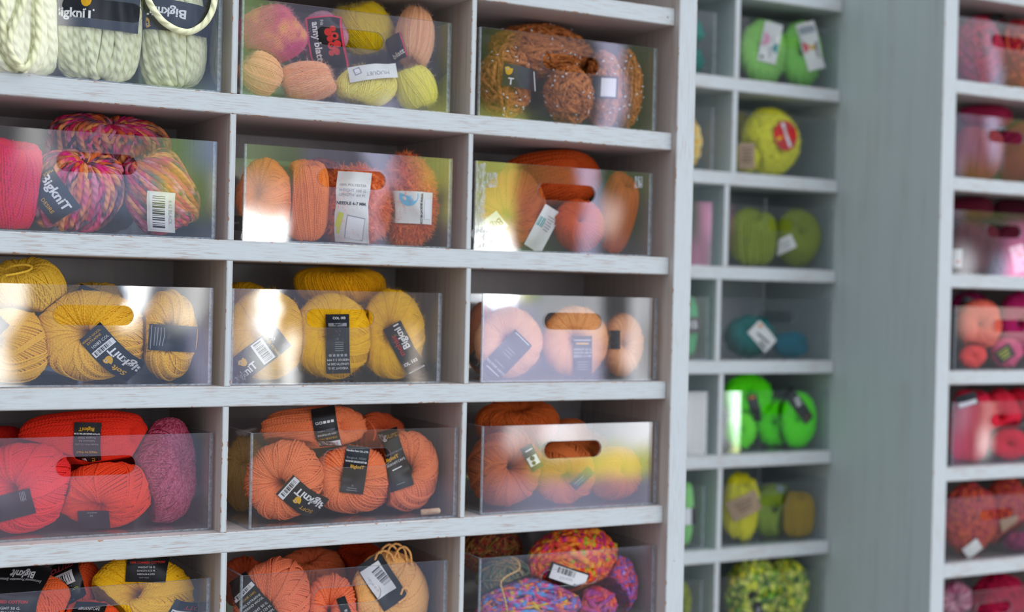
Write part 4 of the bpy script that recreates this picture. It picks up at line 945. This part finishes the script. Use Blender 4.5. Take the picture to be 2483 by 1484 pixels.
yarn('R4C1', 12, 1080, 62, 46, [(206, 30, 20)], 'wool', 'dark red ball at the back behind the coral one', GRD, dy=.1, snap=False)
ORC = [(255, 122, 76)]
GS = 'coral orange wool balls in the centre bin'
yarn('R4C2', 762, 1036, 114, 52, ORC, 'wool', 'coral orange ball lying on top with its black band upward', GS, ax=(1, .1, .35), dy=.03, over=dict(h=1.3), snap=False,
     labels=[(34, 0, 104, 56, -80, 'black', [('r', -16 + 0, -18 + 9 * i, 6, 6.5, 0, 'white') for i in range(5)] + [('r', -16, -18 + 9 * i, 3.6, 4, 0, 'black') for i in range(4)] + [('t', 'NEEDLE 3-4MM.', 4, 0, 6, -90, 'grey'), ('t', '100% EXTRAFINE', 14, 0, 6, -90, 'white'), ('t', 'COLOUR 14472', 24, 0, 6.5, -90, 'yellow'), ('r', 40, 0, 15, 54, 0, 'white'), ('bar', 40, 0, 42, 9, 90)])])
yarn('R4C2', 674, 1172, 103, 102, ORC, 'wool', 'big coral orange ring ball at the front left with a black chick band', GS, ax=(0, -.05, 1), dy=.002,
     labels=[(47, 40, 104, 62, -42, 'black', [('r', -38, 0, 17, 60, 0, 'white'), ('bar', -38, 0, 46, 11, 90), BIG(16, 12, 26, 180), ('chick', -4, -8, 19, 190, -1), ('t', 'SOFT', 26, -16, 13, 180, 'yellow')])])
yarn('R4C2', 855, 1172, 100, 92, ORC, 'wool', 'coral orange ring ball in the centre behind the slot', GS, ax=(.05, .15, 1), dy=.018, over=dict(hole=.24),
     labels=[(10, -28, 112, 56, -98, 'navy', [('t', 'Needles Park CO.,LTD.', -44, 0, 5.4, 90, 'white', 1), ('t', 'Bangkok 10260', -27, 0, 7.5, 90, 'grey'), ('t', 'WWW.BIGKNIT48', -19, 0, 6.2, 90, 'white', 1), ('t', 'BigkniT', -6, 5, 11, 90, 'yellow', 1), ('t', '32', 38, 0, 5, 90, 'grey'), ('r', 44, 0, 1.2, 22, 0, 'grey'), ('r', 49, 0, 1.2, 26, 0, 'grey')])])
yarn('R4C2', 1010, 1150, 90, 104, ORC, 'wool', 'coral orange ball at the right with a wide black band', GS, ax=(.1, .2, 1), dy=.012, over=dict(hole=.24),
     labels=[(-26, -32, 142, 58, -72, 'black', [BIG(-56, -12, 19, 90, 'white', 'Big'), ('t', 'SUPER', -56, 16, 12, 90, 'yellow'), ('t', 'WWW.BIGKNIT48.COM', -16, 0, 5.6, 96, 'grey'), ('t', 'BigkniT', -4, -2, 11, 96, 'yellow', 1), ('t', '#BIGKNITCAFE', 8, 0, 8, 98, 'white'), ('r', 22, 2, 2.5, 23, 6, 'white'), ('r', 58, 0, 1.2, 20, 0, 'grey')])])
yarn('R4C2', 920, 1050, 58, 50, [(244, 100, 56)], 'wool', 'coral orange ball at the back right of the top one', GS, dy=.09, ax=(.5, .6, .5), snap=False,
     loops=[('loose_strand', [(868, 1024, .1), (880, 1012, .09), (900, 1026, .08), (912, 1050, .075), (905, 1068, .075)], .003, None)])
yarn('R4C2', 592, 1150, 54, 92, [(232, 178, 100)], 'wool', 'tan wool ball at the back left behind the coral ones', GS, dy=.11, ax=(0, .6, .6))
b_ = BINS['R4C2']
pg = empty('wooden_peg', at(1044, 1242, .022), 'small round wooden peg on the bin floor beside the coral ball', 'peg')
def peg():
    ax = RIGHT * .985 + UP * .09; ax /= np.linalg.norm(ax); n = 14; prof = [(-.0145, .0), (-.0145, .0036), (-.013, .0044), (.011, .0044), (.0135, .0038), (.0148, .0020), (.015, 0)]
    e1 = np.cross(ax, UP); e1 /= np.linalg.norm(e1); e2 = np.cross(ax, e1); V = []
    for s, r in prof:
        for i in range(n): V.append(ax * s + (e1 * math.cos(2 * math.pi * i / n) + e2 * math.sin(2 * math.pi * i / n)) * r)
    F = [(a * n + i, a * n + (i + 1) % n, (a + 1) * n + (i + 1) % n, (a + 1) * n + i) for a in range(len(prof) - 1) for i in range(n)]
    m, t, out = material('bare_wood'); co = t.add('ShaderNodeTexCoord').outputs['Object']
    nn = t.noise(t.mapping(co, (60, 400, 400)), 1.0, 3)
    bs = t.add('ShaderNodeBsdfPrincipled', i={'Base Color': t.ramp(nn, [(.3, lin((196, 156, 120))), (.7, lin((226, 194, 160)))]), 'Roughness': .7}); t.l.new(bs.outputs[0], out.inputs[0])
    V = np.array(V); pg.location.z = b_['z'] - V[:, 2].min(); build('dowel', V, F, m, pg, smooth=True)
peg()
RST = [(176, 86, 36)]
GT = 'dark rust wool balls'
yarn('R4C3', 1256, 1028, 100, 58, [(186, 84, 30)], 'wool', 'dark rust ball on top at the left, above the bin rim', GT, ax=(.1, .9, .4), dy=.055, snap=False)
yarn('R4C3', 1218, 1136, 86, 98, RST, 'wool', 'dark rust ball at the front left with a white corner of band', GT, ax=(.55, .1, .85), dy=.003,
     labels=[(66, -24, 64, 30, -62, 'black', [('r', 8, 0, 24, 26, 0, 'white'), ('o', 2, 0, 6, 'black'), ('o', 14, -2, 5, 'black'), ('r', -20, 2, 3, 18, 0, 'white')])])
yarn('R4C3', 1364, 1150, 78, 74, RST, 'wool', 'dark rust ball in the middle below the slot', GT, ax=(.3, -.3, .9), dy=.003,
     labels=[(46, 10, 62, 24, 42, 'navy', [('r', -8, 2, 30, 2, 0, 'grey'), ('r', -8, -4, 24, 2, 0, 'teal')])])
yarn('R4C3', 1488, 1152, 68, 68, RST, 'wool', 'dark rust ball at the right under the yellow reflection', GT, ax=(.7, .2, .6), dy=.003)
yarn('R4C3', 1376, 1070, 60, 54, RST, 'wool', 'dark rust ball behind the slot resting on the others', GT, ax=(1, .1, .4), dy=.075, snap=False)

# --- fifth row, cut by the lower edge
OR5 = [(236, 96, 46)]
G5 = 'cotton skeins in the bottom left bin'
yarn('R5C1', 30, 1500, 122, 104, OR5, 'cotton', 'orange cotton skein at the left edge under a wide dark band', G5, ax=(.2, 1, .3), dy=.004, cat='yarn skein', name='yarn_skein',
     labels=[(-2, -70, 130, 116, -9, 'black', [('t', 'Bigknit', 4, 40, 19, 180, 'white', 1), ('t', 'Environmental Protection System', 8, 28, 6.6, 180, 'white'), ('t', '100% COMBED COTTON', -8, -16, 9.5, 4, 'red', 1), ('t', 'WEIGHT 50 G.', 2, -30, 9.5, 4, 'white'), ('t', 'LENGTH 125 M.', 0, -41, 9.5, 4, 'white'), ('t', 'NEEDLE 4-4.5MM', -2, -52, 8, 4, 'white')])])
yarn('R5C1', 172, 1452, 82, 90, [(238, 84, 36)], 'cotton', 'orange cotton skein second from left with a white bar code', G5, ax=(-.2, 1, .3), dy=.05, cat='yarn skein', name='yarn_skein',
     labels=[(-14, -40, 116, 100, 24, 'black', bar(0, 10, 76, 20, 0) + [('t', 'COTTON MALL TOP', 2, -11, 6.5, 180, 'grey'), ('t', 'COTTON', 14, 36, 14, 180, 'coral', 1), ('chick', -26, 36, 18, 150, -1), ('t', 'NEEDLES PARK CO., LTD.', 8, -22, 6.5, 4, 'lime'), ('t', '#BIGKNITCAFE', 0, -42, 7, -4, 'grey')])])
yarn('R5C1', 344, 1446, 116, 100, [(244, 172, 22)], 'cotton', 'mustard cotton skein at the right, its black band pointing up', G5, ax=(.05, .35, .95), dy=.006, cat='yarn skein', name='yarn_skein', over=dict(d=.0031, hole=.2),
     labels=[(22, -72, 92, 58, -3, 'black', [('t', '100% COMBED COTTON', 0, 17, 6.9, 0, 'red', 1), ('t', 'WEIGHT 50 G.', 0, 6, 6.2, 0, 'white'), ('t', 'LENGTH 125 M.', 0, -2, 6, 0, 'white'), ('t', 'NEEDLE4-4.5MM', 0, -10, 5.6, 0, 'white'), ('t', 'hank wash', -4, -18, 5.4, 0, 'grey')]), (104, 44, 70, 54, -30, 'navy', bar(-4, -10, 46, 16, 0) + [('t', 'COTT', 10, 12, 14, 180, 'red')])])
yarn('R5C1', 210, 1530, 74, 70, [(226, 74, 30)], 'cotton', 'orange cotton skein low in the middle with a black band', G5, ax=(.1, 1, .3), dy=.004, cat='yarn skein', name='yarn_skein',
     labels=[(14, -52, 72, 40, -6, 'black', [('t', '#BIGKNITCAFE', 0, 8, 7, 0, 'white'), ('t', 'cotton', 4, -4, 10, 0, 'coral')])])
G6 = 'coral and peach balls in the bottom centre bin'
yarn('R5C2', 652, 1456, 100, 102, [(255, 118, 80)], 'wool', 'coral wool ball at the left with a slanting black band', G6, ax=(-.15, 0, 1), dy=.003,
     labels=[(-42, -20, 142, 66, -52, 'black', [('r', -34, 0, 12, 62, 6, 'white'), ('bar', -34, 0, 44, 8, 96), ('t', 'COLOUR 14472', -18, -2, 7, 90, 'yellow'), ('t', '100% EXTRAFINE', -6, 0, 7.6, 90, 'white'), ('t', 'MERINO WOOL', 4, 0, 8, 90, 'white'), ('t', 'WEIGHT 50 G.', 20, 0, 9, 90, 'white'), ('t', 'LENGTH 125 M.', 31, 0, 9, 90, 'white'), ('t', 'NEEDLE  5  MM.', 42, 0, 9, 90, 'white'), ('t', 'hand wash 30', 56, 0, 7, 90, 'grey')])])
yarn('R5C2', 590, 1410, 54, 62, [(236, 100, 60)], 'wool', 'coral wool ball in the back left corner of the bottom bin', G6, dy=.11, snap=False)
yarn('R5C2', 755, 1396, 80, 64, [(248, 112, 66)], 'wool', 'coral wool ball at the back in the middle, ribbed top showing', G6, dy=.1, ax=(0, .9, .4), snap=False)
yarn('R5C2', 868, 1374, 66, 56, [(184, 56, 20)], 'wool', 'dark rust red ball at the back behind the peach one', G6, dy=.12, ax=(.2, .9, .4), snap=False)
yarn('R5C2', 800, 1476, 66, 86, [(255, 112, 72)], 'wool', 'coral wool skein seen through the slot, black band peeping out', G6, dy=.006, ax=(.1, .3, .9), cat='yarn skein', name='yarn_skein',
     labels=[(46, 0, 90, 22, -68, 'black', [('t', 'Bigknit', 0, 0, 10, 0, 'white')])])
yarn('R5C2', 954, 1444, 102, 112, [(255, 168, 100)], 'cotton', 'pale peach cotton skein at the right with a white bar code band', G6, dy=.004, ax=(.1, .2, 1), cat='yarn skein', name='yarn_skein', over=dict(hole=.2, d=.0031),
     labels=[(-14, -46, 126, 66, -58, 'black', [('r', -8, -6, 80, 50, 0, 'white'), ('bar', -12, 6, 46, 22, 8), ('t', '1 821 66 02 76', -6, -20, 7, 4, 'grey')])],
     loops=[('loose_strand', [(920, 1352, .05), (926, 1330, .045), (944, 1318, .04), (962, 1330, .04), (968, 1354, .045)], .0034, None), ('loose_strand', [(936, 1352, .045), (944, 1326, .04), (962, 1316, .038), (982, 1330, .038), (986, 1360, .042)], .0034, None), ('loose_strand', [(956, 1352, .04), (966, 1330, .036), (982, 1324, .034), (996, 1340, .036), (998, 1370, .04)], .0034, None), ('loose_strand', [(908, 1362, .05), (914, 1342, .045), (930, 1334, .042), (948, 1342, .04), (956, 1362, .04)], .0034, None), ('loose_strand', [(972, 1442, .03), (978, 1424, .03), (992, 1430, .029), (984, 1450, .029), (966, 1462, .029)], .0032, None)])
G7 = 'rainbow yarns in the bottom right bin'
RB = [(222, 50, 36), (240, 130, 34), (210, 50, 60), (238, 160, 46), (226, 90, 40), (176, 40, 110), (232, 70, 50), (150, 170, 40), (230, 120, 50), (216, 50, 60)]
RB2 = [(210, 70, 110), (90, 110, 190), (230, 120, 50), (150, 60, 130), (80, 140, 200), (226, 90, 130), (200, 170, 60), (150, 50, 110)]
RB3 = [(110, 80, 180), (200, 50, 70), (140, 90, 190), (220, 70, 80), (90, 80, 170), (206, 60, 60), (180, 140, 200)]
yarn('R5C3', 1192, 1336, 72, 56, [(120, 70, 44), (150, 54, 40), (90, 44, 44), (168, 110, 60), (110, 100, 40), (160, 44, 44)], 'slub', 'brown and red striped ball at the back left of the rainbow bin', G7, dy=.09, mat=dict(scale=9), snap=False)
yarn('R5C3', 1222, 1402, 66, 52, [(70, 92, 66), (150, 120, 74), (64, 84, 60), (120, 110, 70)], 'slub', 'tangled green and tan ball at the left with a long loose strand', G7, dy=.03, mat=dict(scale=8), snap=False, over=dict(d=.0042, jit=1.4),
     loops=[('loose_strand', [(1240, 1352, .05), (1258, 1362, .03), (1262, 1382, .025), (1228, 1396, .022), (1212, 1412, .022), (1218, 1434, .022), (1226, 1460, .022), (1230, 1490, .022)], .0034, [(190, 150, 90)])])
yarn('R5C3', 1394, 1376, 118, 98, RB, 'ribbon', 'red and orange ribbon skein on top with a white and black band', G7, dy=.012, mat=dict(scale=7), cat='yarn skein', name='yarn_skein', over=dict(wig=.045), snap=False,
     labels=[(-24, 18, 98, 66, -20, 'black', [('r', 2, 12, 88, 34, 0, 'white'), ('bar', -6, 20, 44, 14, 0), ('t', 'ETLYOSS', -2, 5, 8, 8, 'grey'), ('r', 24, -2, 10, 5, 0, 'grey')])])
yarn('R5C3', 1294, 1488, 134, 84, RB2, 'ribbon', 'blue, pink and orange ribbon skein on the bin floor at the front', G7, dy=.003, mat=dict(scale=7), cat='yarn skein', name='yarn_skein', over=dict(wig=.045))
yarn('R5C3', 1508, 1440, 78, 104, RB3, 'ribbon', 'purple and red ribbon skein at the right end of the rainbow bin', G7, dy=.006, mat=dict(scale=11), cat='yarn skein', name='yarn_skein', over=dict(wig=.03))
yarn('R5C3', 1436, 1530, 60, 60, [(206, 44, 60), (150, 60, 140), (220, 90, 60)], 'ribbon', 'crimson ribbon skein low between the purple and the blue ones', G7, dy=.004, mat=dict(scale=7), cat='yarn skein', name='yarn_skein', over=dict(wig=.03))

yarn('R4C1', 246, 1136, 78, 62, [(222, 34, 22)], 'wool', 'red wool ball deep in the bin, glimpsed through its hand slot', GRD, dy=.11, ax=(.3, .8, .4), snap=False)
yarn('R4C2', 892, 1118, 76, 62, [(250, 104, 56)], 'wool', 'coral orange ball deep in the bin between the centre and right balls', GS, dy=.11, ax=(.6, .5, .4), snap=False)
yarn('R4C3', 1436, 1092, 60, 52, RST, 'wool', 'dark rust ball deep in the bin at the right end of the slot', GT, dy=.11, ax=(.4, .7, .4), snap=False)
yarn('R1C3', 1428, 190, 52, 50, BROWN, 'boucle', 'brown looped skein deep in the bin at the right end of the slot', GB, dy=.10, specks=40, snap=False, **kb)
yarn('R2C3', 1300, 470, 70, 52, RUST, 'cotton', 'rust skein deep in the taped bin left of the slot', GR, dy=.10, snap=False, cat='yarn skein', name='yarn_skein')
# --- recessed unit
H1 = 'balls in the recessed unit'
LG = [(140, 198, 100)]
yarn(('U2', 1), 1850, 126, 62, 73, LG, 'far', 'light green ball at the top with a white and pink band', H1, ax=(0, .1, 1), dy=.004, labels=[(12, -16, 46, 98, -12, 'white', [('o', -16, 6, 15, 'rose'), ('o', 20, -10, 12, 'teal'), ('t', 'Baby', 4, -24, 14, -80, 'grey'), ('o', -14, -38, 4, 'black')])])
yarn(('U2', 1), 1964, 134, 66, 74, [(120, 188, 82)], 'far', 'light green ball beside it with a white chick band', H1, ax=(0, .1, 1), dy=.0, rd=34, labels=[(18, -16, 48, 116, 16, 'white', [('o', -20, 0, 13, 'coral'), ('chick', 0, -4, 14, 0, 1), ('t', 'BigkniT', 12, -14, 13, -90, 'black', 1), ('r', 0, 40, 40, 18, 0, 'grey')])])
yarn(('U2', 2), 1868, 346, 70, 76, [(228, 222, 50), (216, 212, 60)], 'farfuzz', 'lime yellow fuzzy ball with a round red label', H1, dy=.002, labels=[(30, -12, 62, 72, 8, 'red', [('r', 2, 4, 8, 66, 14, 'white'), ('r', -18, -6, 16, 9, 20, 'yellow'), ('t', 'BABY', 3, 4, 11, -72, 'red')], 'round_tag')])
yarn(('U2', 2), 1808, 388, 32, 36, [(206, 200, 40)], 'farfuzz', 'small lime ball in the corner behind a kraft paper tag', H1, dy=.002, labels=[(-2, -4, 40, 62, 0, 'kraft', lines(0, 18, 5, 8, 26, 'brown'), 'paper_tag')])
yarn(('U2', 2), 1796, 304, 20, 30, [(196, 190, 40)], 'farfuzz', 'lime scrap ball at the back left of the fuzzy ball', H1, dy=.09, snap=False)
OL = [(126, 140, 36)]
yarn(('U2', 3), 1826, 580, 58, 72, OL, 'far', 'olive skein at the left of its cubby with tangled strands', H1, ax=(.2, 1, .4), dy=.002, over=dict(d=.006, bundles=1.2), cat='yarn skein', name='yarn_skein')
yarn(('U2', 3), 1944, 582, 66, 70, [(116, 130, 28)], 'far', 'olive skein on the right with a slanted white label', H1, ax=(.4, .5, .8), dy=.0, rd=32, cat='yarn skein', name='yarn_skein', labels=[(-40, 18, 50, 34, 26, 'white', lines(4, 6, 3, 7, 24, 'grey'))])
yarn(('U2', 4), 1818, 822, 60, 54, [(0, 98, 96)], 'far', 'teal ball with a crumpled white band', H1, ax=(.3, .4, .8), dy=.002, labels=[(26, 0, 66, 44, -48, 'white', [('o', -22, 14, 5, 'orange'), ('r', 4, -2, 40, 5, 8, 'black'), ('r', 14, -14, 22, 6, 0, 'black')])])
yarn(('U2', 4), 1918, 840, 46, 33, [(0, 96, 116)], 'far', 'plain teal blue ball lying in front of the empty half', H1, ax=(1, .1, .3), dy=.01)
NG = [(86, 250, 20)]
yarn(('U2', 5), 1812, 962, 62, 60, NG, 'far', 'neon green ball piled at the upper left of the cubby', H1, dy=.03, ax=(.2, .4, .9), snap=False, labels=[(12, 26, 72, 26, -78, 'black', [('r', -30, 0, 6, 16, 0, 'orange')])])
yarn(('U2', 5), 1796, 1046, 40, 46, [(110, 250, 50)], 'far', 'neon green ball at the bottom left under the pale reflection', H1, dy=.003)
yarn(('U2', 5), 1878, 1030, 52, 62, NG, 'far', 'neon green ball in the middle of the cubby floor', H1, dy=.03, labels=[(38, 12, 20, 30, 0, 'black', [('o', 0, -6, 5, 'orange')], 'paper_tag')])
yarn(('U2', 5), 1968, 1020, 54, 68, NG, 'far', 'neon green ball at the right with a black band across it', H1, dy=.0, rd=26, labels=[(-4, -34, 92, 30, -52, 'black', [('t', 'Big', -10, 4, 17, 180, 'white', 1), ('r', 34, 0, 8, 20, 0, 'brown')])])
yarn(('U2', 6), 1796, 1216, 42, 66, [(206, 198, 34)], 'far', 'yellow ball with a kraft paper band slanting across', H1, ax=(.2, 1, .3), dy=.003, labels=[(4, -6, 78, 50, 24, 'kraft', lines(0, 10, 3, 9, 44, 'brown'))])
yarn(('U2', 6), 1872, 1244, 68, 66, [(118, 140, 40)], 'far', 'olive green ball between the yellow and mustard ones', H1, ax=(.3, .2, .9), dy=.012, labels=[(36, 26, 22, 22, 0, 'kraft', (), 'paper_tag'), (22, -54, 32, 14, -14, 'grey', (), 'paper_tag')])
yarn(('U2', 6), 1964, 1248, 46, 54, [(150, 122, 20)], 'far', 'mustard brown ball at the right end, half in shade', H1, dy=.004, rd=24, ax=(.1, 1, .2))
GYR = [(60, 110, 40), (214, 214, 60), (40, 90, 40), (226, 226, 110), (120, 170, 50), (50, 96, 36), (220, 200, 50)]
yarn(('U2', 7), 1830, 1434, 72, 86, GYR, 'ribbon', 'green and yellow ribbon skein at the left of the lowest cubby', H1, dy=.003, mat=dict(scale=10), over=dict(d=.013, wig=.05), cat='yarn skein', name='yarn_skein', labels=[(0, 34, 46, 24, -84, 'black', [('t', 'Big', 0, 0, 12, 0, 'white')], 'paper_tag')])
yarn(('U2', 7), 1948, 1434, 62, 86, GYR, 'ribbon', 'green and yellow ribbon skein on the right of the lowest cubby', H1, dy=.003, mat=dict(scale=10), over=dict(d=.013, wig=.05), cat='yarn skein', name='yarn_skein', labels=[(-54, 6, 60, 22, -76, 'black', [('o', -16, 0, 6, 'orange'), ('t', 'big', 12, 0, 12, 0, 'white')], 'paper_tag')])
H2 = 'yarn half hidden behind the first post'
yarn(('U2L', 1), 1672, 75, 38, 36, [(10, 120, 108)], 'far', 'teal skein peeping out behind the post, upper of two', H2, dy=.004, snap=False, over=dict(d=.007))
yarn(('U2L', 1), 1672, 146, 42, 34, [(8, 112, 100)], 'far', 'teal skein peeping out behind the post, lower of two', H2, dy=.004, over=dict(d=.007))
yarn(('U2L', 2), 1668, 350, 38, 62, [(232, 176, 40), (238, 214, 150)], 'far', 'yellow ball peeping out behind the post', H2, dy=.004)
yarn(('U2L', 4), 1660, 795, 40, 74, [(70, 170, 112)], 'far', 'sea green ball behind the post with a black band', H2, dy=.004, ax=(0, 1, .1), labels=[(14, -2, 60, 38, 4, 'black', [('t', '12', 10, 2, 22, 0, 'white', 1)])])
yarn(('U2L', 6), 1652, 1242, 38, 72, [(136, 204, 122)], 'far', 'pale green ball behind the post with a white and navy band', H2, dy=.004, ax=(0, 1, .1), labels=[(16, 4, 50, 40, 0, 'navy', [('r', 0, 0, 22, 40, 0, 'white')])])
yarn(('U2L', 7), 1662, 1450, 40, 52, [(120, 130, 40), (150, 160, 60)], 'boucle', 'knobbly olive ball behind the foot of the post', H2, dy=.004)

# --- rightmost unit
H3 = 'red and pink yarn in the rightmost unit'
DR = [(150, 20, 50), (180, 44, 70), (124, 40, 40), (164, 50, 92)]
yarn(('U3', 1), 2368, 120, 68, 76, DR, 'ribbon', 'mottled rose skein at the top left of the rightmost unit', H3, dy=.003, mat=dict(scale=9), cat='yarn skein', name='yarn_skein')
yarn(('U3', 1), 2470, 122, 66, 74, [(180, 20, 40), (140, 20, 40), (210, 90, 60)], 'ribbon', 'dark red skein behind the slot of the top right bin', H3, dy=.003, mat=dict(scale=9), cat='yarn skein', name='yarn_skein')
yarn(('U3', 1), 2400, 36, 46, 20, [(120, 16, 40)], 'far', 'dark red ball poking over the rim of the top right bin', H3, dy=.06, snap=False, labels=[(8, -4, 44, 18, 24, 'black', ())])
MR_ = [(140, 22, 60)]
yarn(('U3', 2), 2392, 274, 72, 36, MR_, 'thick', 'maroon skein lying across the rim of the second bin', H3, ax=(1, .1, .3), dy=.03, cat='yarn skein', name='yarn_skein', snap=False)
yarn(('U3', 2), 2370, 372, 66, 66, [(150, 60, 60), (140, 50, 64)], 'thick', 'dusty red skein in the second bin, lower left', H3, ax=(.2, 1, .3), dy=.003, cat='yarn skein', name='yarn_skein')
yarn(('U3', 2), 2476, 364, 64, 70, [(130, 24, 56)], 'thick', 'maroon skein behind the slot of the second bin', H3, ax=(1, .3, .3), dy=.006, cat='yarn skein', name='yarn_skein')
yarn(('U3', 3), 2352, 502, 64, 36, [(84, 14, 34)], 'thick', 'very dark maroon skein on top at the left', H3, ax=(1, .1, .3), dy=.03, cat='yarn skein', name='yarn_skein', snap=False)
yarn(('U3', 3), 2466, 504, 60, 36, [(66, 10, 28)], 'thick', 'very dark maroon skein on top at the right', H3, ax=(1, -.1, .3), dy=.03, cat='yarn skein', name='yarn_skein', snap=False)
yarn(('U3', 3), 2358, 604, 68, 66, [(88, 28, 38)], 'thick', 'dull maroon skein with a white tag at its left', H3, ax=(.3, 1, .3), dy=.003, cat='yarn skein', name='yarn_skein', labels=[(-50, 28, 22, 44, 0, 'white', [('o', 2, -8, 4, 'coral')], 'paper_tag')])
yarn(('U3', 3), 2470, 604, 64, 68, [(84, 14, 34)], 'thick', 'dark maroon skein with a hanging white chick tag', H3, ax=(1, .2, .3), dy=.003, cat='yarn skein', name='yarn_skein', labels=[(-8, 28, 34, 66, 16, 'white', [('chick', 4, 8, 11, 0, 1), ('t', 'Bigkni', -3, 20, 9, -70, 'grey'), ('o', 10, -14, 4, 'coral')], 'paper_tag')])
yarn(('U3', 4), 2374, 788, 56, 58, [(250, 104, 84)], 'far', 'coral ball in front in the fourth bin', H3, dy=.004, snap=False)
yarn(('U3', 4), 2358, 872, 36, 32, [(240, 70, 66)], 'far', 'small coral red ball on the floor of the fourth bin', H3, dy=.003)
yarn(('U3', 4), 2352, 740, 50, 32, [(140, 20, 80)], 'far', 'plum ball on top with a black label, fourth bin', H3, dy=.08, snap=False, labels=[(-8, -4, 46, 26, -20, 'black', lines(0, 6, 2, 8, 26, 'grey'))])
yarn(('U3', 4), 2474, 780, 60, 78, [(176, 30, 96)], 'far', 'magenta ball at the right of the fourth bin', H3, dy=.02, snap=False)
yarn(('U3', 4), 2440, 862, 42, 40, [(214, 90, 130)], 'far', 'pink ball at the foot of the magenta one', H3, dy=.003, labels=[(-14, 2, 46, 34, 32, 'black', lines(0, 8, 3, 8, 30, 'lime'))])
yarn(('U3', 5), 2352, 1040, 54, 92, [(196, 24, 56)], 'skein', 'crimson skein standing at the left of the fifth bin', H3, ax=(.1, 1, .2), dy=.004, cat='yarn skein', name='yarn_skein', labels=[(-22, -64, 52, 30, 16, 'navy', [('r', 0, -8, 44, 10, 0, 'white')])])
yarn(('U3', 5), 2424, 1008, 54, 62, [(226, 40, 66)], 'far', 'bright crimson ball behind the slot of the fifth bin', H3, dy=.02, snap=False)
yarn(('U3', 5), 2446, 1088, 56, 46, [(216, 30, 60)], 'far', 'crimson ball on the floor of the fifth bin', H3, dy=.003)
yarn(('U3', 5), 2470, 976, 40, 34, [(200, 20, 50)], 'far', 'crimson ball on top with a black chick label', H3, dy=.05, snap=False, labels=[(-26, 2, 34, 30, -40, 'black', [('chick', -4, 4, 12, 0, 1), ('r', 8, -6, 10, 6, 0, 'white')], 'paper_tag')])
RB_ = [(170, 50, 50), (200, 90, 50), (150, 40, 56), (186, 70, 70)]
yarn(('U3', 6), 2350, 1266, 74, 96, RB_, 'boucle', 'rusty looped skein at the left of the sixth bin', H3, dy=.003, mat=dict(scale=12), cat='yarn skein', name='yarn_skein', labels=[(-6, 68, 44, 30, 36, 'white', (), 'paper_tag')])
yarn(('U3', 6), 2464, 1238, 74, 84, RB_[::-1], 'boucle', 'rusty looped skein at the right with a cream label', H3, dy=.01, mat=dict(scale=12), cat='yarn skein', name='yarn_skein', labels=[(-6, 22, 44, 36, 14, 'kraft', (), 'paper_tag')])
yarn(('U3', 6), 2470, 1326, 44, 30, [(110, 40, 90), (150, 40, 70)], 'boucle', 'plum looped ball at the foot of the sixth bin', H3, dy=.003)
yarn(('U3', 7), 2316, 1452, 44, 42, [(130, 34, 80), (200, 150, 160)], 'far', 'plum striped ball in the lowest corner on the right', H3, dy=.003, snap=False)
yarn(('U3', 7), 2424, 1452, 80, 62, [(180, 14, 60), (150, 14, 50)], 'boucle', 'crimson looped skein at the bottom right corner', H3, dy=.01, cat='yarn skein', name='yarn_skein', snap=False)
finish()
